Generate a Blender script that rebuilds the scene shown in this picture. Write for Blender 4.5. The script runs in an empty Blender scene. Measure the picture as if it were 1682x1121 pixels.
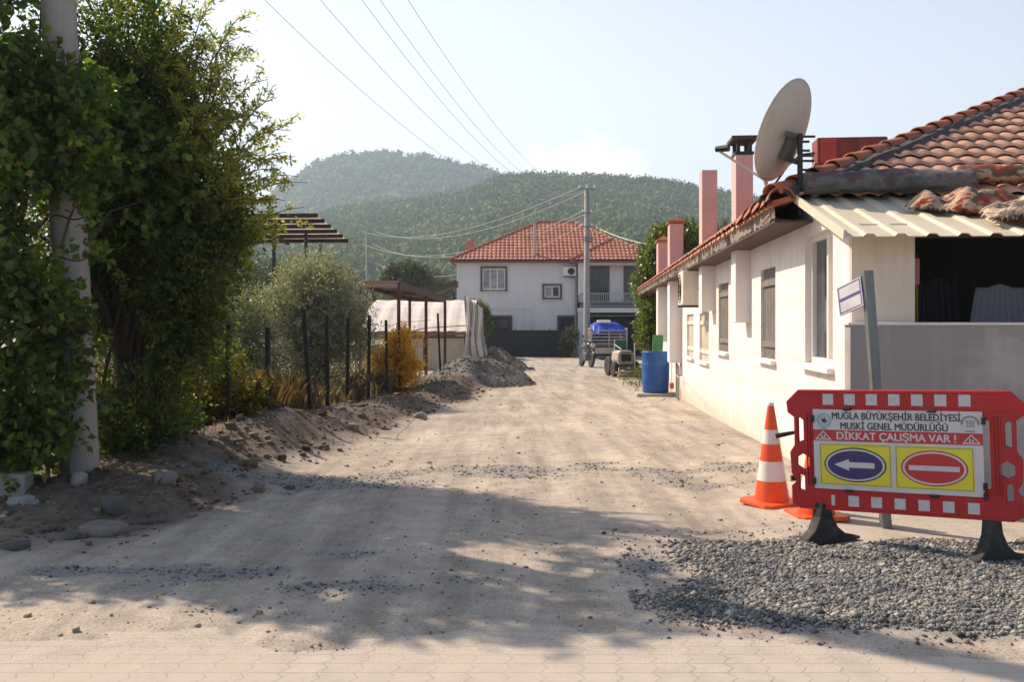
import bpy, bmesh, math, random
import numpy as np
from mathutils import Vector, Matrix

C = bpy.context.scene
COL = C.collection
R = math.radians
# ------------------------------------------------------------------ camera
F = 1635.0                       # focal length in photo pixels (35 mm on 36 mm)
HORIZON, EYE = 533.0, 1.40
cd = bpy.data.cameras.new('camera'); cam = bpy.data.objects.new('camera', cd); COL.objects.link(cam)
cd.sensor_width = 36; cd.lens = 35.0
cd.shift_y = -(560.5 - HORIZON) / 1682.0
cam.location = (0, 0, EYE); cam.rotation_euler = (R(90), 0, 0)
cd.clip_start = 0.05; cd.clip_end = 6000
C.camera = cam
# ------------------------------------------------------------------ light
SUN_EL = R(42)
SUN_AZ = (-0.80, 0.60)           # horizontal direction towards the sun
S = Vector((SUN_AZ[0]*math.cos(SUN_EL), SUN_AZ[1]*math.cos(SUN_EL), math.sin(SUN_EL)))
W = bpy.data.worlds.new('World'); C.world = W; W.use_nodes = True
wn, wl = W.node_tree.nodes, W.node_tree.links
wn.clear()
sky = wn.new('ShaderNodeTexSky'); sky.sky_type = 'NISHITA'; sky.sun_disc = False
sky.sun_elevation = SUN_EL; sky.sun_rotation = math.atan2(SUN_AZ[0], SUN_AZ[1])
sky.altitude = 20; sky.air_density = 1.0; sky.dust_density = 2.0; sky.ozone_density = 1.0
bg = wn.new('ShaderNodeBackground'); wo = wn.new('ShaderNodeOutputWorld')
bg.inputs['Strength'].default_value = 0.11
# a thin pale veil over the blue, and one small cloud low above the ridge
veil = wn.new('ShaderNodeMix'); veil.data_type = 'RGBA'
sx = wn.new('ShaderNodeTexCoord'); dsun = wn.new('ShaderNodeVectorMath'); dsun.operation = 'DOT_PRODUCT'
wl.new(sx.outputs['Generated'], dsun.inputs[0]); dsun.inputs[1].default_value = (SUN_AZ[0]*.75, .55, 0)
sz_ = wn.new('ShaderNodeSeparateXYZ'); wl.new(sx.outputs['Generated'], sz_.inputs[0])
f1 = wn.new('ShaderNodeMapRange'); wl.new(sz_.outputs[2], f1.inputs[0])       # thick near the horizon, thin overhead
f1.inputs[1].default_value = .10; f1.inputs[2].default_value = .60; f1.inputs[3].default_value = .80; f1.inputs[4].default_value = .03
f2 = wn.new('ShaderNodeMapRange'); wl.new(dsun.outputs['Value'], f2.inputs[0])  # and thicker towards the sun
f2.inputs[1].default_value = -.7; f2.inputs[2].default_value = .75; f2.inputs[3].default_value = .25; f2.inputs[4].default_value = 1.25
fm = wn.new('ShaderNodeMath'); fm.operation = 'MULTIPLY'; fm.use_clamp = True; wl.new(f1.outputs[0], fm.inputs[0]); wl.new(f2.outputs[0], fm.inputs[1])
wl.new(fm.outputs[0], veil.inputs[0])
wl.new(sky.outputs[0], veil.inputs[6]); veil.inputs[7].default_value = (8.1, 8.45, 8.9, 1)
tc = wn.new('ShaderNodeTexCoord'); mp = wn.new('ShaderNodeMapping')
mp.inputs['Location'].default_value = (0.0, 0, 0); mp.inputs['Scale'].default_value = (1, 1, 1.6)
cn = wn.new('ShaderNodeTexNoise'); cn.inputs['Scale'].default_value = 22; cn.inputs['Detail'].default_value = 6
wl.new(tc.outputs['Generated'], mp.inputs[0]); wl.new(mp.outputs[0], cn.inputs['Vector'])
dist = wn.new('ShaderNodeVectorMath'); dist.operation = 'SUBTRACT'
wl.new(tc.outputs['Generated'], dist.inputs[0]); dist.inputs[1].default_value = (0.072, 0.985, 0.158)
scl = wn.new('ShaderNodeVectorMath'); scl.operation = 'MULTIPLY'
wl.new(dist.outputs[0], scl.inputs[0]); scl.inputs[1].default_value = (20, 1, 42)
ln = wn.new('ShaderNodeVectorMath'); ln.operation = 'LENGTH'; wl.new(scl.outputs[0], ln.inputs[0])
ad = wn.new('ShaderNodeMath'); ad.operation = 'MULTIPLY_ADD'; wl.new(cn.outputs['Fac'], ad.inputs[0]); ad.inputs[1].default_value = -2.2
wl.new(ln.outputs['Value'], ad.inputs[2])
cr = wn.new('ShaderNodeMapRange'); cr.inputs[1].default_value = 0.12; cr.inputs[2].default_value = -0.5
cr.inputs[3].default_value = 0.0; cr.inputs[4].default_value = 0.5
wl.new(ad.outputs[0], cr.inputs[0])
cm = wn.new('ShaderNodeMix'); cm.data_type = 'RGBA'
wl.new(cr.outputs[0], cm.inputs[0]); wl.new(veil.outputs[2], cm.inputs[6]); cm.inputs[7].default_value = (11.5, 10.6, 10.2, 1)
wl.new(cm.outputs[2], bg.inputs['Color']); wl.new(bg.outputs[0], wo.inputs['Surface'])
sd = bpy.data.lights.new('sun', 'SUN'); sun = bpy.data.objects.new('sun', sd); COL.objects.link(sun)
sd.energy = 5.0; sd.angle = R(0.55); sd.color = (1.0, 0.815, 0.625)
sun.rotation_euler = S.to_track_quat('Z', 'Y').to_euler(); sun.location = S*60
C.view_settings.view_transform = 'Standard'; C.view_settings.look = 'None'
C.view_settings.exposure = 0.5; C.view_settings.gamma = 1.0; C.view_settings.use_curve_mapping = False
C.render.engine = 'CYCLES'
C.cycles.max_bounces = 7; C.cycles.diffuse_bounces = 3; C.cycles.transparent_max_bounces = 8
C.cycles.volume_bounces = 0

rng = np.random.default_rng(11)
rnd = random.Random(5)

# ------------------------------------------------------------------ numbers
def hash2(i, j, s=0):
    n = (i.astype(np.int64)*374761393 + j.astype(np.int64)*668265263 + s*2147483647) & 0xffffffff
    n = ((n ^ (n >> 13))*1274126177) & 0xffffffff
    return ((n ^ (n >> 16)) & 0xffff)/65535.0
def vn(x, y, s=0):
    x = np.asarray(x, float); y = np.asarray(y, float)
    i = np.floor(x); j = np.floor(y); u = x-i; v = y-j
    u = u*u*(3-2*u); v = v*v*(3-2*v)
    a = hash2(i, j, s); b = hash2(i+1, j, s); c = hash2(i, j+1, s); d = hash2(i+1, j+1, s)
    return (a*(1-u)+b*u)*(1-v)+(c*(1-u)+d*u)*v - .5
def fbm(x, y, o=4, s=0):
    r = 0; a = 1.0
    for k in range(o):
        r = r + a*vn(np.asarray(x)*2**k+17.3*k, np.asarray(y)*2**k-9.1*k, s+k); a *= .5
    return r
def vn3(p, sc, s=0):                         # cheap 3-D noise from three planes
    q = p*sc
    return (vn(q[:, 0]+q[:, 2]*.37, q[:, 1], s)+vn(q[:, 1]+q[:, 0]*.41, q[:, 2], s+5)+vn(q[:, 2]+q[:, 1]*.29, q[:, 0], s+9))
def ss(a, b, x):
    t = np.clip((np.asarray(x, float)-a)/(b-a), 0, 1); return t*t*(3-2*t)
def at(px, py, Y):                           # a photo pixel at depth Y
    return Vector(((px-841)/F*Y, Y, EYE-(py-HORIZON)/F*Y))

# ------------------------------------------------------------------ ground shape
def road_edge(Y): return -2.15+.088*(np.asarray(Y, float)-8.57)
def paved(x, y):                             # 1 where the block paving is bare
    b = 4.50+.16*fbm(np.asarray(x)*.7, np.asarray(y)*.0+3, 2, 21)+.40*fbm(np.asarray(x)*2.2, np.asarray(y)*5, 5, 22)
    b = b - .35*ss(1.0, 3.0, x)
    m1 = 1-ss(b-.42, b+.28, y)
    e = .25*fbm(np.asarray(x)*2.5, np.asarray(y)*2.5, 3, 23)
    m2 = ss(1.75, 2.05, np.asarray(x)-.35*(np.asarray(y)-6)+e*.8)*ss(5.75, 6.05, np.asarray(y)+e*.5)*(1-ss(8.6, 8.9, y))
    return np.maximum(m1, m2)
def soil(x, y):                              # dug brown earth along the left of the road
    x = np.asarray(x, float); y = np.asarray(y, float)
    e = road_edge(y)+.35*fbm(x*.9, y*.9, 3, 31)
    m = 1-ss(e-.35, e+.25, x)
    return m*ss(5.6, 7.6, y+.3*fbm(x, y, 2, 33)-(x+2)*.25)*(1-ss(33, 36, y))
def gz(x, y):
    x = np.asarray(x, float); y = np.asarray(y, float)
    z = np.interp(y, [-60, 9.2, 12, 23, 40, 63, 130, 3000], [0, 0, -.04, -.29, -.47, -.62, -.8, -.8])
    c = road_edge(y)-.85
    amp = (.23+.34*fbm(y*.35, y*0+1, 3, 41))*ss(6.6, 9.5, y)*(1-ss(26, 30, y))
    d = (x-c)
    prof = np.where(d > 0, np.exp(-(d/.50)**2), np.exp(-(d/.8)**2)*.75+.25)
    fade = ss(-30, -8, x)
    bern = amp*prof*fade
    z = z+np.maximum(bern, 0)
    s = soil(x, y)
    near = 1-ss(40, 70, y)
    z = z+s*near*(.11*fbm(x*2.1, y*2.1, 4, 43))
    rd = .020*fbm(x*.9, y*.35, 3, 44)+.010*fbm(x*4, y*3, 3, 45)
    ruts = -.028*(np.exp(-((x-(-.35+.074*y))/.22)**2)+np.exp(-((x-(.95+.074*y))/.22)**2))*ss(5, 8, y)
    z = z+near*(rd+ruts)+.012*near
    p = paved(x, y)
    z = z+.014*np.exp(-((x-(1.78+.33*(y-6)))/.22)**2)*ss(5.5, 6, y)*(1-ss(8.7, 9.2, y))
    return z*(1-p)+p*(-.028)+.012*fbm(x*5, y*7, 3, 47)*np.minimum(p, 1-p)*2
def gz1(x, y): return float(gz(np.array([x]), np.array([y]))[0])

# ------------------------------------------------------------------ materials
MATS = {}
def _new(name):
    m = bpy.data.materials.new(name); m.use_nodes = True; MATS[name] = m
    nt = m.node_tree; return m, nt, nt.nodes['Principled BSDF']
def _noise(nt, scale, detail=5, rough=.55, coord='Object', mapscale=None, rot=None):
    t = nt.nodes.new('ShaderNodeTexCoord'); n = nt.nodes.new('ShaderNodeTexNoise')
    n.inputs['Scale'].default_value = scale; n.inputs['Detail'].default_value = detail; n.inputs['Roughness'].default_value = rough
    if mapscale or rot:
        mm = nt.nodes.new('ShaderNodeMapping')
        if mapscale: mm.inputs['Scale'].default_value = mapscale
        if rot: mm.inputs['Rotation'].default_value = rot
        nt.links.new(t.outputs[coord], mm.inputs[0]); nt.links.new(mm.outputs[0], n.inputs['Vector'])
    else: nt.links.new(t.outputs[coord], n.inputs['Vector'])
    return n
def _ramp(nt, fac, stops):
    r = nt.nodes.new('ShaderNodeValToRGB'); e = r.color_ramp.elements
    while len(e) < len(stops): e.new(.5)
    for k, (p, c) in enumerate(stops): e[k].position = p; e[k].color = (*c, 1) if len(c) == 3 else c
    nt.links.new(fac, r.inputs[0]); return r
def _mix(nt, fac, a, b, mode='MIX'):
    m = nt.nodes.new('ShaderNodeMix'); m.data_type = 'RGBA'; m.blend_type = mode
    for sock, v in ((m.inputs[0], fac), (m.inputs[6], a), (m.inputs[7], b)):
        if hasattr(v, 'is_output'): nt.links.new(v, sock)
        elif isinstance(v, (int, float)): sock.default_value = v
        else: sock.default_value = (*v, 1)
    return m.outputs[2]
def _bump(nt, bs, h, strength=.4, dist=.01):
    b = nt.nodes.new('ShaderNodeBump'); b.inputs['Strength'].default_value = strength; b.inputs['Distance'].default_value = dist
    nt.links.new(h, b.inputs['Height']); nt.links.new(b.outputs[0], bs.inputs['Normal'])
def plain(name, col, rough=.6, var=.25, scale=6, metal=0, bump=0, bscale=40, dirt=None, dirtamt=.5, streak=False, spec=.5):
    """a paint, plastic, plaster or metal with uneven tone, optional dirt blotches or rain streaks"""
    if name in MATS: return MATS[name]
    m, nt, bs = _new(name)
    n = _noise(nt, scale, 6)
    lo = tuple(c*(1-var) for c in col); hi = tuple(min(1, c*(1+var*.6)) for c in col)
    r = _ramp(nt, n.outputs['Fac'], [(.3, lo), (.7, hi)])
    out = r.outputs[0]
    if dirt:
        d = _noise(nt, scale*1.7, 8, .7, mapscale=(3, 3, .25) if streak else None)
        rr = _ramp(nt, d.outputs['Fac'], [(.50, (0, 0, 0)), (.72, (dirtamt,)*3)])
        out = _mix(nt, rr.outputs[0], out, dirt)
    nt.links.new(out, bs.inputs['Base Color'])
    bs.inputs['Roughness'].default_value = rough; bs.inputs['Metallic'].default_value = metal
    bs.inputs['Specular IOR Level'].default_value = spec
    if bump:
        b = _noise(nt, bscale, 6, .65); _bump(nt, bs, b.outputs['Fac'], bump, .01)
    return m
def leafmat(name, cols, transl=.35, rough=.5, spec=.3, tint=(1.4, 1.5, .7), nscale=1.3):
    m, nt, bs = _new(name)
    g = nt.nodes.new('ShaderNodeNewGeometry')
    n = len(cols); r = _ramp(nt, g.outputs['Random Per Island'], [(k/max(1, n-1), c) for k, c in enumerate(cols)])
    cn = _noise(nt, nscale, 3); v = _ramp(nt, cn.outputs['Fac'], [(.3, (.7, .7, .7)), (.7, (1.25, 1.25, 1.2))])
    col = _mix(nt, 1.0, r.outputs[0], v.outputs[0], 'MULTIPLY')
    nt.links.new(col, bs.inputs['Base Color']); bs.inputs['Roughness'].default_value = rough
    bs.inputs['Specular IOR Level'].default_value = spec
    t = nt.nodes.new('ShaderNodeBsdfTranslucent')
    tcol = _mix(nt, 1.0, col, tint, 'MULTIPLY'); nt.links.new(tcol, t.inputs['Color'])
    mx = nt.nodes.new('ShaderNodeMixShader'); mx.inputs[0].default_value = transl
    nt.links.new(bs.outputs[0], mx.inputs[1]); nt.links.new(t.outputs[0], mx.inputs[2])
    nt.links.new(mx.outputs[0], nt.nodes['Material Output'].inputs['Surface'])
    return m
def glassy(name, col=(.03, .035, .04), rough=.08):
    m, nt, bs = _new(name); n = _noise(nt, 2.5, 3)
    r = _ramp(nt, n.outputs['Fac'], [(.3, tuple(c*.6 for c in col)), (.7, tuple(c*1.5 for c in col))])
    nt.links.new(r.outputs[0], bs.inputs['Base Color']); bs.inputs['Roughness'].default_value = rough
    return m
def stonemat(name, cols, rough=.9):
    m, nt, bs = _new(name)
    g = nt.nodes.new('ShaderNodeNewGeometry')
    r = _ramp(nt, g.outputs['Random Per Island'], [(k/(len(cols)-1), c) for k, c in enumerate(cols)])
    n = _noise(nt, 60, 4); v = _ramp(nt, n.outputs['Fac'], [(.3, (.75,)*3), (.7, (1.15,)*3)])
    pt = _noise(nt, 2.6, 5, .65); pv2 = _ramp(nt, pt.outputs['Fac'], [(.34, (.58, .59, .62)), (.5, (.92, .92, .92)), (.68, (1.25, 1.2, 1.1))])   # broad darker and lighter patches
    cc = _mix(nt, 1.0, r.outputs[0], v.outputs[0], 'MULTIPLY')
    nt.links.new(_mix(nt, 1.0, cc, pv2.outputs[0], 'MULTIPLY'), bs.inputs['Base Color'])
    bs.inputs['Roughness'].default_value = rough; bs.inputs['Specular IOR Level'].default_value = .25
    return m

# ------------------------------------------------------------------ mesh building
class MB:
    def __init__(s): s.v = []; s.f = []
    def add(s, vs, fs, M=None):
        o = len(s.v)
        s.v += [tuple(M @ Vector(p)) for p in vs] if M is not None else [tuple(p) for p in vs]
        s.f += [tuple(i+o for i in f) for f in fs]; return s
    def box(s, c, d, M=None, bev=0.0):
        """box of size d about c; bev chamfers its edges"""
        b = bmesh.new(); bmesh.ops.create_cube(b, size=1)
        for q in b.verts: q.co = Vector((q.co.x*d[0]+c[0], q.co.y*d[1]+c[1], q.co.z*d[2]+c[2]))
        if bev: bmesh.ops.bevel(b, geom=b.edges[:], offset=bev, segments=2, affect='EDGES', profile=.5)
        b.verts.index_update(); s.add([q.co.copy() for q in b.verts], [[q.index for q in f.verts] for f in b.faces], M); b.free(); return s
    def tube(s, pts, r, n=8, M=None, cap=True):
        pts = [Vector(p) for p in pts]; rs = r if isinstance(r, (list, tuple)) else [r]*len(pts)
        vs = []; fs = []; up = None
        for k, p in enumerate(pts):
            a = pts[min(k+1, len(pts)-1)]-pts[max(k-1, 0)]
            a.normalize()
            if up is None:
                up = Vector((0, 0, 1)) if abs(a.z) < .9 else Vector((1, 0, 0))
            u = a.cross(up); u.normalize(); w = u.cross(a); up = w
            for i in range(n):
                t = 2*math.pi*i/n; vs.append(p+u*math.cos(t)*rs[k]+w*math.sin(t)*rs[k])
        for k in range(len(pts)-1):
            for i in range(n):
                j = (i+1) % n; fs.append((k*n+i, k*n+j, (k+1)*n+j, (k+1)*n+i))
        if cap: fs.append(tuple(range(n-1, -1, -1))); fs.append(tuple((len(pts)-1)*n+i for i in range(n)))
        return s.add(vs, fs, M)
    def bar(s, a, b, w, h, M=None):
        """square-section bar from a to b"""
        a = Vector(a); b = Vector(b); d = (b-a); L = d.length; d.normalize()
        up = Vector((0, 0, 1)) if abs(d.z) < .95 else Vector((0, 1, 0))
        u = d.cross(up); u.normalize(); q = u.cross(d)
        vs = [p+u*x*w/2+q*z*h/2 for p in (a, b) for x, z in ((-1, -1), (1, -1), (1, 1), (-1, 1))]
        return s.add(vs, [(0, 1, 2, 3), (7, 6, 5, 4), (0, 4, 5, 1), (1, 5, 6, 2), (2, 6, 7, 3), (3, 7, 4, 0)], M)
    def lathe(s, prof, n=24, M=None):
        vs = []; fs = []
        for r, z in prof:
            for i in range(n):
                t = 2*math.pi*i/n; vs.append((r*math.cos(t), r*math.sin(t), z))
        for k in range(len(prof)-1):
            for i in range(n):
                j = (i+1) % n; fs.append((k*n+i, k*n+j, (k+1)*n+j, (k+1)*n+i))
        fs.append(tuple(range(n-1, -1, -1))); fs.append(tuple((len(prof)-1)*n+i for i in range(n)))
        return s.add(vs, fs, M)
    def curve(s, cu, M=None):
        o = bpy.data.objects.new('tmp', cu); COL.objects.link(o)
        dg = bpy.context.evaluated_depsgraph_get()
        me = bpy.data.meshes.new_from_object(o.evaluated_get(dg))
        s.add([v.co.copy() for v in me.vertices], [tuple(p.vertices) for p in me.polygons], M)
        bpy.data.objects.remove(o); bpy.data.curves.remove(cu); bpy.data.meshes.remove(me); return s
    def plate(s, outline, holes, depth, M=None, bev=0):
        """flat outline with holes, given a thickness along its local z"""
        cu = bpy.data.curves.new('tmp', 'CURVE'); cu.dimensions = '2D'; cu.fill_mode = 'BOTH'
        cu.extrude = depth/2-bev; cu.bevel_depth = bev; cu.bevel_resolution = 1
        if bev: cu.offset = -bev
        for poly in [outline]+list(holes):
            sp = cu.splines.new('POLY'); sp.points.add(len(poly)-1); sp.use_cyclic_u = True
            for q, p in zip(sp.points, poly): q.co = (p[0], p[1], 0, 1)
        return s.curve(cu, M)
    def text(s, body, size, M=None, depth=.0015, bold=0):
        cu = bpy.data.curves.new('tmp', 'FONT'); cu.body = body; cu.size = size; cu.align_x = 'CENTER'; cu.align_y = 'CENTER'
        cu.extrude = depth; o = len(s.v); of = len(s.f); s.curve(cu, M)
        if bold:                             # heavier strokes: the same letters again, shifted by a hair
            n = len(s.v)-o; vs = s.v[o:]; fs = s.f[of:]; ax = (M.to_3x3() @ Vector((1, 0, 0))).normalized(); az = (M.to_3x3() @ Vector((0, 0, 1))).normalized(); ay = (M.to_3x3() @ Vector((0, 1, 0))).normalized()
            for k, (dx, dy) in enumerate(((1, 0), (-1, 0), (0, .6), (0, -.6))):
                q = len(s.v)-o; d = ax*dx*bold+ay*dy*bold+az*(.00015*(k+1))
                s.v += [tuple(Vector(p)+d) for p in vs]; s.f += [tuple(i+q for i in f) for f in fs]
        return s
    def each(s, name, mat, parent=None, smooth=False):
        """every loose piece of this mesh becomes a part of its own"""
        par = list(range(len(s.v)))
        def find(i):
            while par[i] != i: par[i] = par[par[i]]; i = par[i]
            return i
        for f in s.f:
            for i in f[1:]: par[find(i)] = find(f[0])
        grp = {}
        for f in s.f: grp.setdefault(find(f[0]), []).append(f)
        out = []
        for fs in grp.values():
            ids = sorted({i for f in fs for i in f}); ix = {i: k for k, i in enumerate(ids)}
            m = MB(); m.v = [s.v[i] for i in ids]; m.f = [tuple(ix[i] for i in f) for f in fs]; out.append(m.build(name, mat, parent, smooth))
        return out
    def build(s, name, mat, parent=None, smooth=False, link=True):
        me = bpy.data.meshes.new(name); me.from_pydata(s.v, [], s.f); me.update()
        b = bmesh.new(); b.from_mesh(me); bmesh.ops.recalc_face_normals(b, faces=b.faces); b.to_mesh(me); b.free()
        me.materials.append(mat)
        if smooth:
            for p in me.polygons: p.use_smooth = True
        o = bpy.data.objects.new(name, me); COL.objects.link(o)
        if parent: o.parent = parent
        return o
def smooth_by_angle(o, ang=40):
    me = o.data
    b = bmesh.new(); b.from_mesh(me)
    for f in b.faces: f.smooth = True
    for e in b.edges:
        e.smooth = not (len(e.link_faces) == 2 and e.calc_face_angle(0) > R(ang))
    b.to_mesh(me); b.free()
def np_obj(name, V, Fc, mat, parent=None, smooth=False):
    """mesh straight from arrays: V (n,3), Fc (m,k)"""
    V = np.ascontiguousarray(V, np.float32); Fc = np.ascontiguousarray(Fc, np.int32)
    me = bpy.data.meshes.new(name); k = Fc.shape[1]
    me.vertices.add(len(V)); me.vertices.foreach_set('co', V.ravel())
    me.loops.add(Fc.size); me.loops.foreach_set('vertex_index', Fc.ravel())
    me.polygons.add(len(Fc)); me.polygons.foreach_set('loop_start', np.arange(0, Fc.size, k, dtype=np.int32))
    me.polygons.foreach_set('loop_total', np.full(len(Fc), k, np.int32))
    if smooth: me.polygons.foreach_set('use_smooth', np.ones(len(Fc), bool))
    me.materials.append(mat); me.update(calc_edges=True); me.validate()
    o = bpy.data.objects.new(name, me); COL.objects.link(o)
    if parent: o.parent = parent
    return o
def tag(o, label, cat, group=None, kind=None):
    if label: o['label'] = label
    if cat: o['category'] = cat
    if group: o['group'] = group
    if kind: o['kind'] = kind
    return o
def thing(name, label, cat, loc=(0, 0, 0), rot=(0, 0, 0), group=None):
    o = bpy.data.objects.new(name, None); COL.objects.link(o); o.location = loc; o.rotation_euler = rot
    o.empty_display_size = .2
    return tag(o, label, cat, group)
def copy_tree(o, parent=None):
    c = o.copy(); COL.objects.link(c)
    if parent: c.parent = parent
    for ch in [q for q in COL.objects if q.parent == o]: copy_tree(ch, c)
    return c
def T(x=0, y=0, z=0): return Matrix.Translation((x, y, z))
def rotm(a, ax): return Matrix.Rotation(R(a), 4, ax)
FRONT = Matrix(((1, 0, 0, 0), (0, 0, -1, 0), (0, 1, 0, 0), (0, 0, 0, 1)))      # (u,v,w) -> x=u, z=v, facing -y (camera)
SIDE = Matrix(((0, 0, -1, 0), (1, 0, 0, 0), (0, 1, 0, 0), (0, 0, 0, 1)))       # (u,v,w) -> y=u, z=v, facing -x

# instanced rocks / clumps as one array mesh
def ico(sub=1):
    b = bmesh.new(); bmesh.ops.create_icosphere(b, subdivisions=sub, radius=1)
    v = np.array([q.co[:] for q in b.verts]); f = np.array([[q.index for q in g.verts] for g in b.faces]); b.free(); return v, f
ICO1, ICO2 = ico(1), ico(2)
def cube_base():
    b = bmesh.new(); bmesh.ops.create_cube(b, size=1.5); bmesh.ops.triangulate(b, faces=b.faces[:])
    v = np.array([q.co[:] for q in b.verts]); f = np.array([[q.index for q in g.verts] for g in b.faces]); b.free(); return v, f
def octa_base():
    v = np.array([[1, 0, 0], [-1, 0, 0], [0, 1, 0], [0, -1, 0], [0, 0, 1], [0, 0, -1]], float)*1.15
    f = np.array([[0, 2, 4], [2, 1, 4], [1, 3, 4], [3, 0, 4], [2, 0, 5], [1, 2, 5], [3, 1, 5], [0, 3, 5]]); return v, f
SHARD = octa_base()
CHIP = cube_base()                           # angular broken stone
def blobs(P, Sz, base, jitter, rg, flat=(1, 1, 1), variants=12):
    """many lumpy copies of a base shape: P (n,3) centres, Sz (n,) or (n,3) radii"""
    bv, bf = base; n = len(P); k = len(bv)
    vr = bv[None]*(1+rg.uniform(-jitter, jitter, (variants, k, 1 if k > 8 else 3)))*np.array(flat)
    pick = rg.integers(0, variants, n); a = rg.uniform(0, 2*np.pi, n); ca, sa = np.cos(a), np.sin(a)
    v = vr[pick]
    x = v[:, :, 0]*ca[:, None]-v[:, :, 1]*sa[:, None]; y = v[:, :, 0]*sa[:, None]+v[:, :, 1]*ca[:, None]
    v = np.stack([x, y, v[:, :, 2]], 2)
    Sz = np.asarray(Sz); Sz = Sz[:, None, None] if Sz.ndim == 1 else Sz[:, None, :]
    V = v*Sz+np.asarray(P)[:, None, :]
    Fc = bf[None]+(np.arange(n)*k)[:, None, None]
    return V.reshape(-1, 3), Fc.reshape(-1, 3)

# leaves
def unit(v): return v/np.maximum(np.linalg.norm(v, axis=-1, keepdims=True), 1e-9)
def leaf_quads(P, D, L, Wd, rg, up=.5, fold=.25):
    n = len(P); D = unit(D)
    N = unit(rg.normal(size=(n, 3))+np.array([0, 0, up*2])); Sd = unit(np.cross(D, N)); N = np.cross(Sd, D)
    L = L*rg.uniform(.6, 1.25, n)[:, None]; Wd = Wd*rg.uniform(.7, 1.2, n)[:, None]
    a = P; t = P+D*L-N*L*.12; m = P+D*L*.48
    l = m+Sd*Wd+N*Wd*fold; r = m-Sd*Wd+N*Wd*fold
    V = np.stack([a, l, t, r], 1).reshape(-1, 3); Fc = np.arange(n*4).reshape(-1, 4)
    return V, Fc
def crown_points(lobes, n, rg, shell=.45, gap=-.25, gscale=1.6, seed=3):
    lb = np.array([l[:6] for l in lobes]); w = np.array([l[3]*l[4]*l[5]*(l[6] if len(l) > 6 else 1) for l in lobes]); w = w/w.sum()
    pick = rg.choice(len(lobes), int(n*1.8), p=w)
    d = unit(rg.normal(size=(len(pick), 3))); r = 1-(1-shell)*rg.random(len(pick))**1.4
    r = r*rg.uniform(.82, 1.12, len(pick))
    P = lb[pick, :3]+d*r[:, None]*lb[pick, 3:6]
    keep = vn3(P, gscale, seed) > gap
    return P[keep][:n], d[keep][:n]
def crown(name, lobes, n, per, twig, L, Wd, mat, parent, seed, droop=0., upb=.4, shell=.45, gap=-.25, gscale=1.6, zmin=None, upleaf=.5, spread=.8):
    rg = np.random.default_rng(seed)
    P, d = crown_points(lobes, n, rg, shell, gap, gscale, seed)
    d = unit(d+rg.normal(size=d.shape)*.6+np.array([0, 0, upb]))
    t = rg.random((len(P), per, 1))
    B = P[:, None]+d[:, None]*t*twig+np.array([0, 0, -1.])*droop*(t**2)*twig+rg.normal(size=(len(P), per, 3))*twig*.10
    D = d[:, None]*.7+rg.normal(size=(len(P), per, 3))*spread+np.array([0, 0, -1.])*droop
    B = B.reshape(-1, 3); D = D.reshape(-1, 3)
    if zmin is not None: k = B[:, 2] > zmin; B, D = B[k], D[k]
    V, Fc = leaf_quads(B, D, L, Wd, rg, upleaf)
    o = np_obj(name, V, Fc, mat, parent)
    return o, P, d
def limbs(name, base, P, mat, parent, r0, k, rg, fork=.35, rt=.006, stems=1):
    """trunk(s) from base with limbs reaching k of the crown points"""
    mb = MB(); P = P[rg.choice(len(P), min(k, len(P)), replace=False)]
    base = np.array(base, float); cen = P.mean(0)
    for s in range(stems):
        b = base+(np.array([rg.uniform(-1, 1), rg.uniform(-1, 1), 0])*.25 if stems > 1 else 0)
        mine = P[s::stems]; c = mine.mean(0)
        f = b+(c-b)*fork
        mid = (b+f)/2+rg.normal(size=3)*.04
        mb.tube([b-np.array([0, 0, .15]), mid, f], [r0*1.15, r0*.95, r0*.8], 8)
        for p in mine:
            L = np.linalg.norm(p-f); a = f+(p-f)*.35+np.array([0, 0, .12*L])+rg.normal(size=3)*.05*L; q = f+(p-f)*.72+np.array([0, 0, .06*L])+rg.normal(size=3)*.04*L
            mb.tube([f, a, q, p], [r0*.5, r0*.32, r0*.18, rt], 5, cap=False)
    return mb.build(name, mat, parent, smooth=True)
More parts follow.
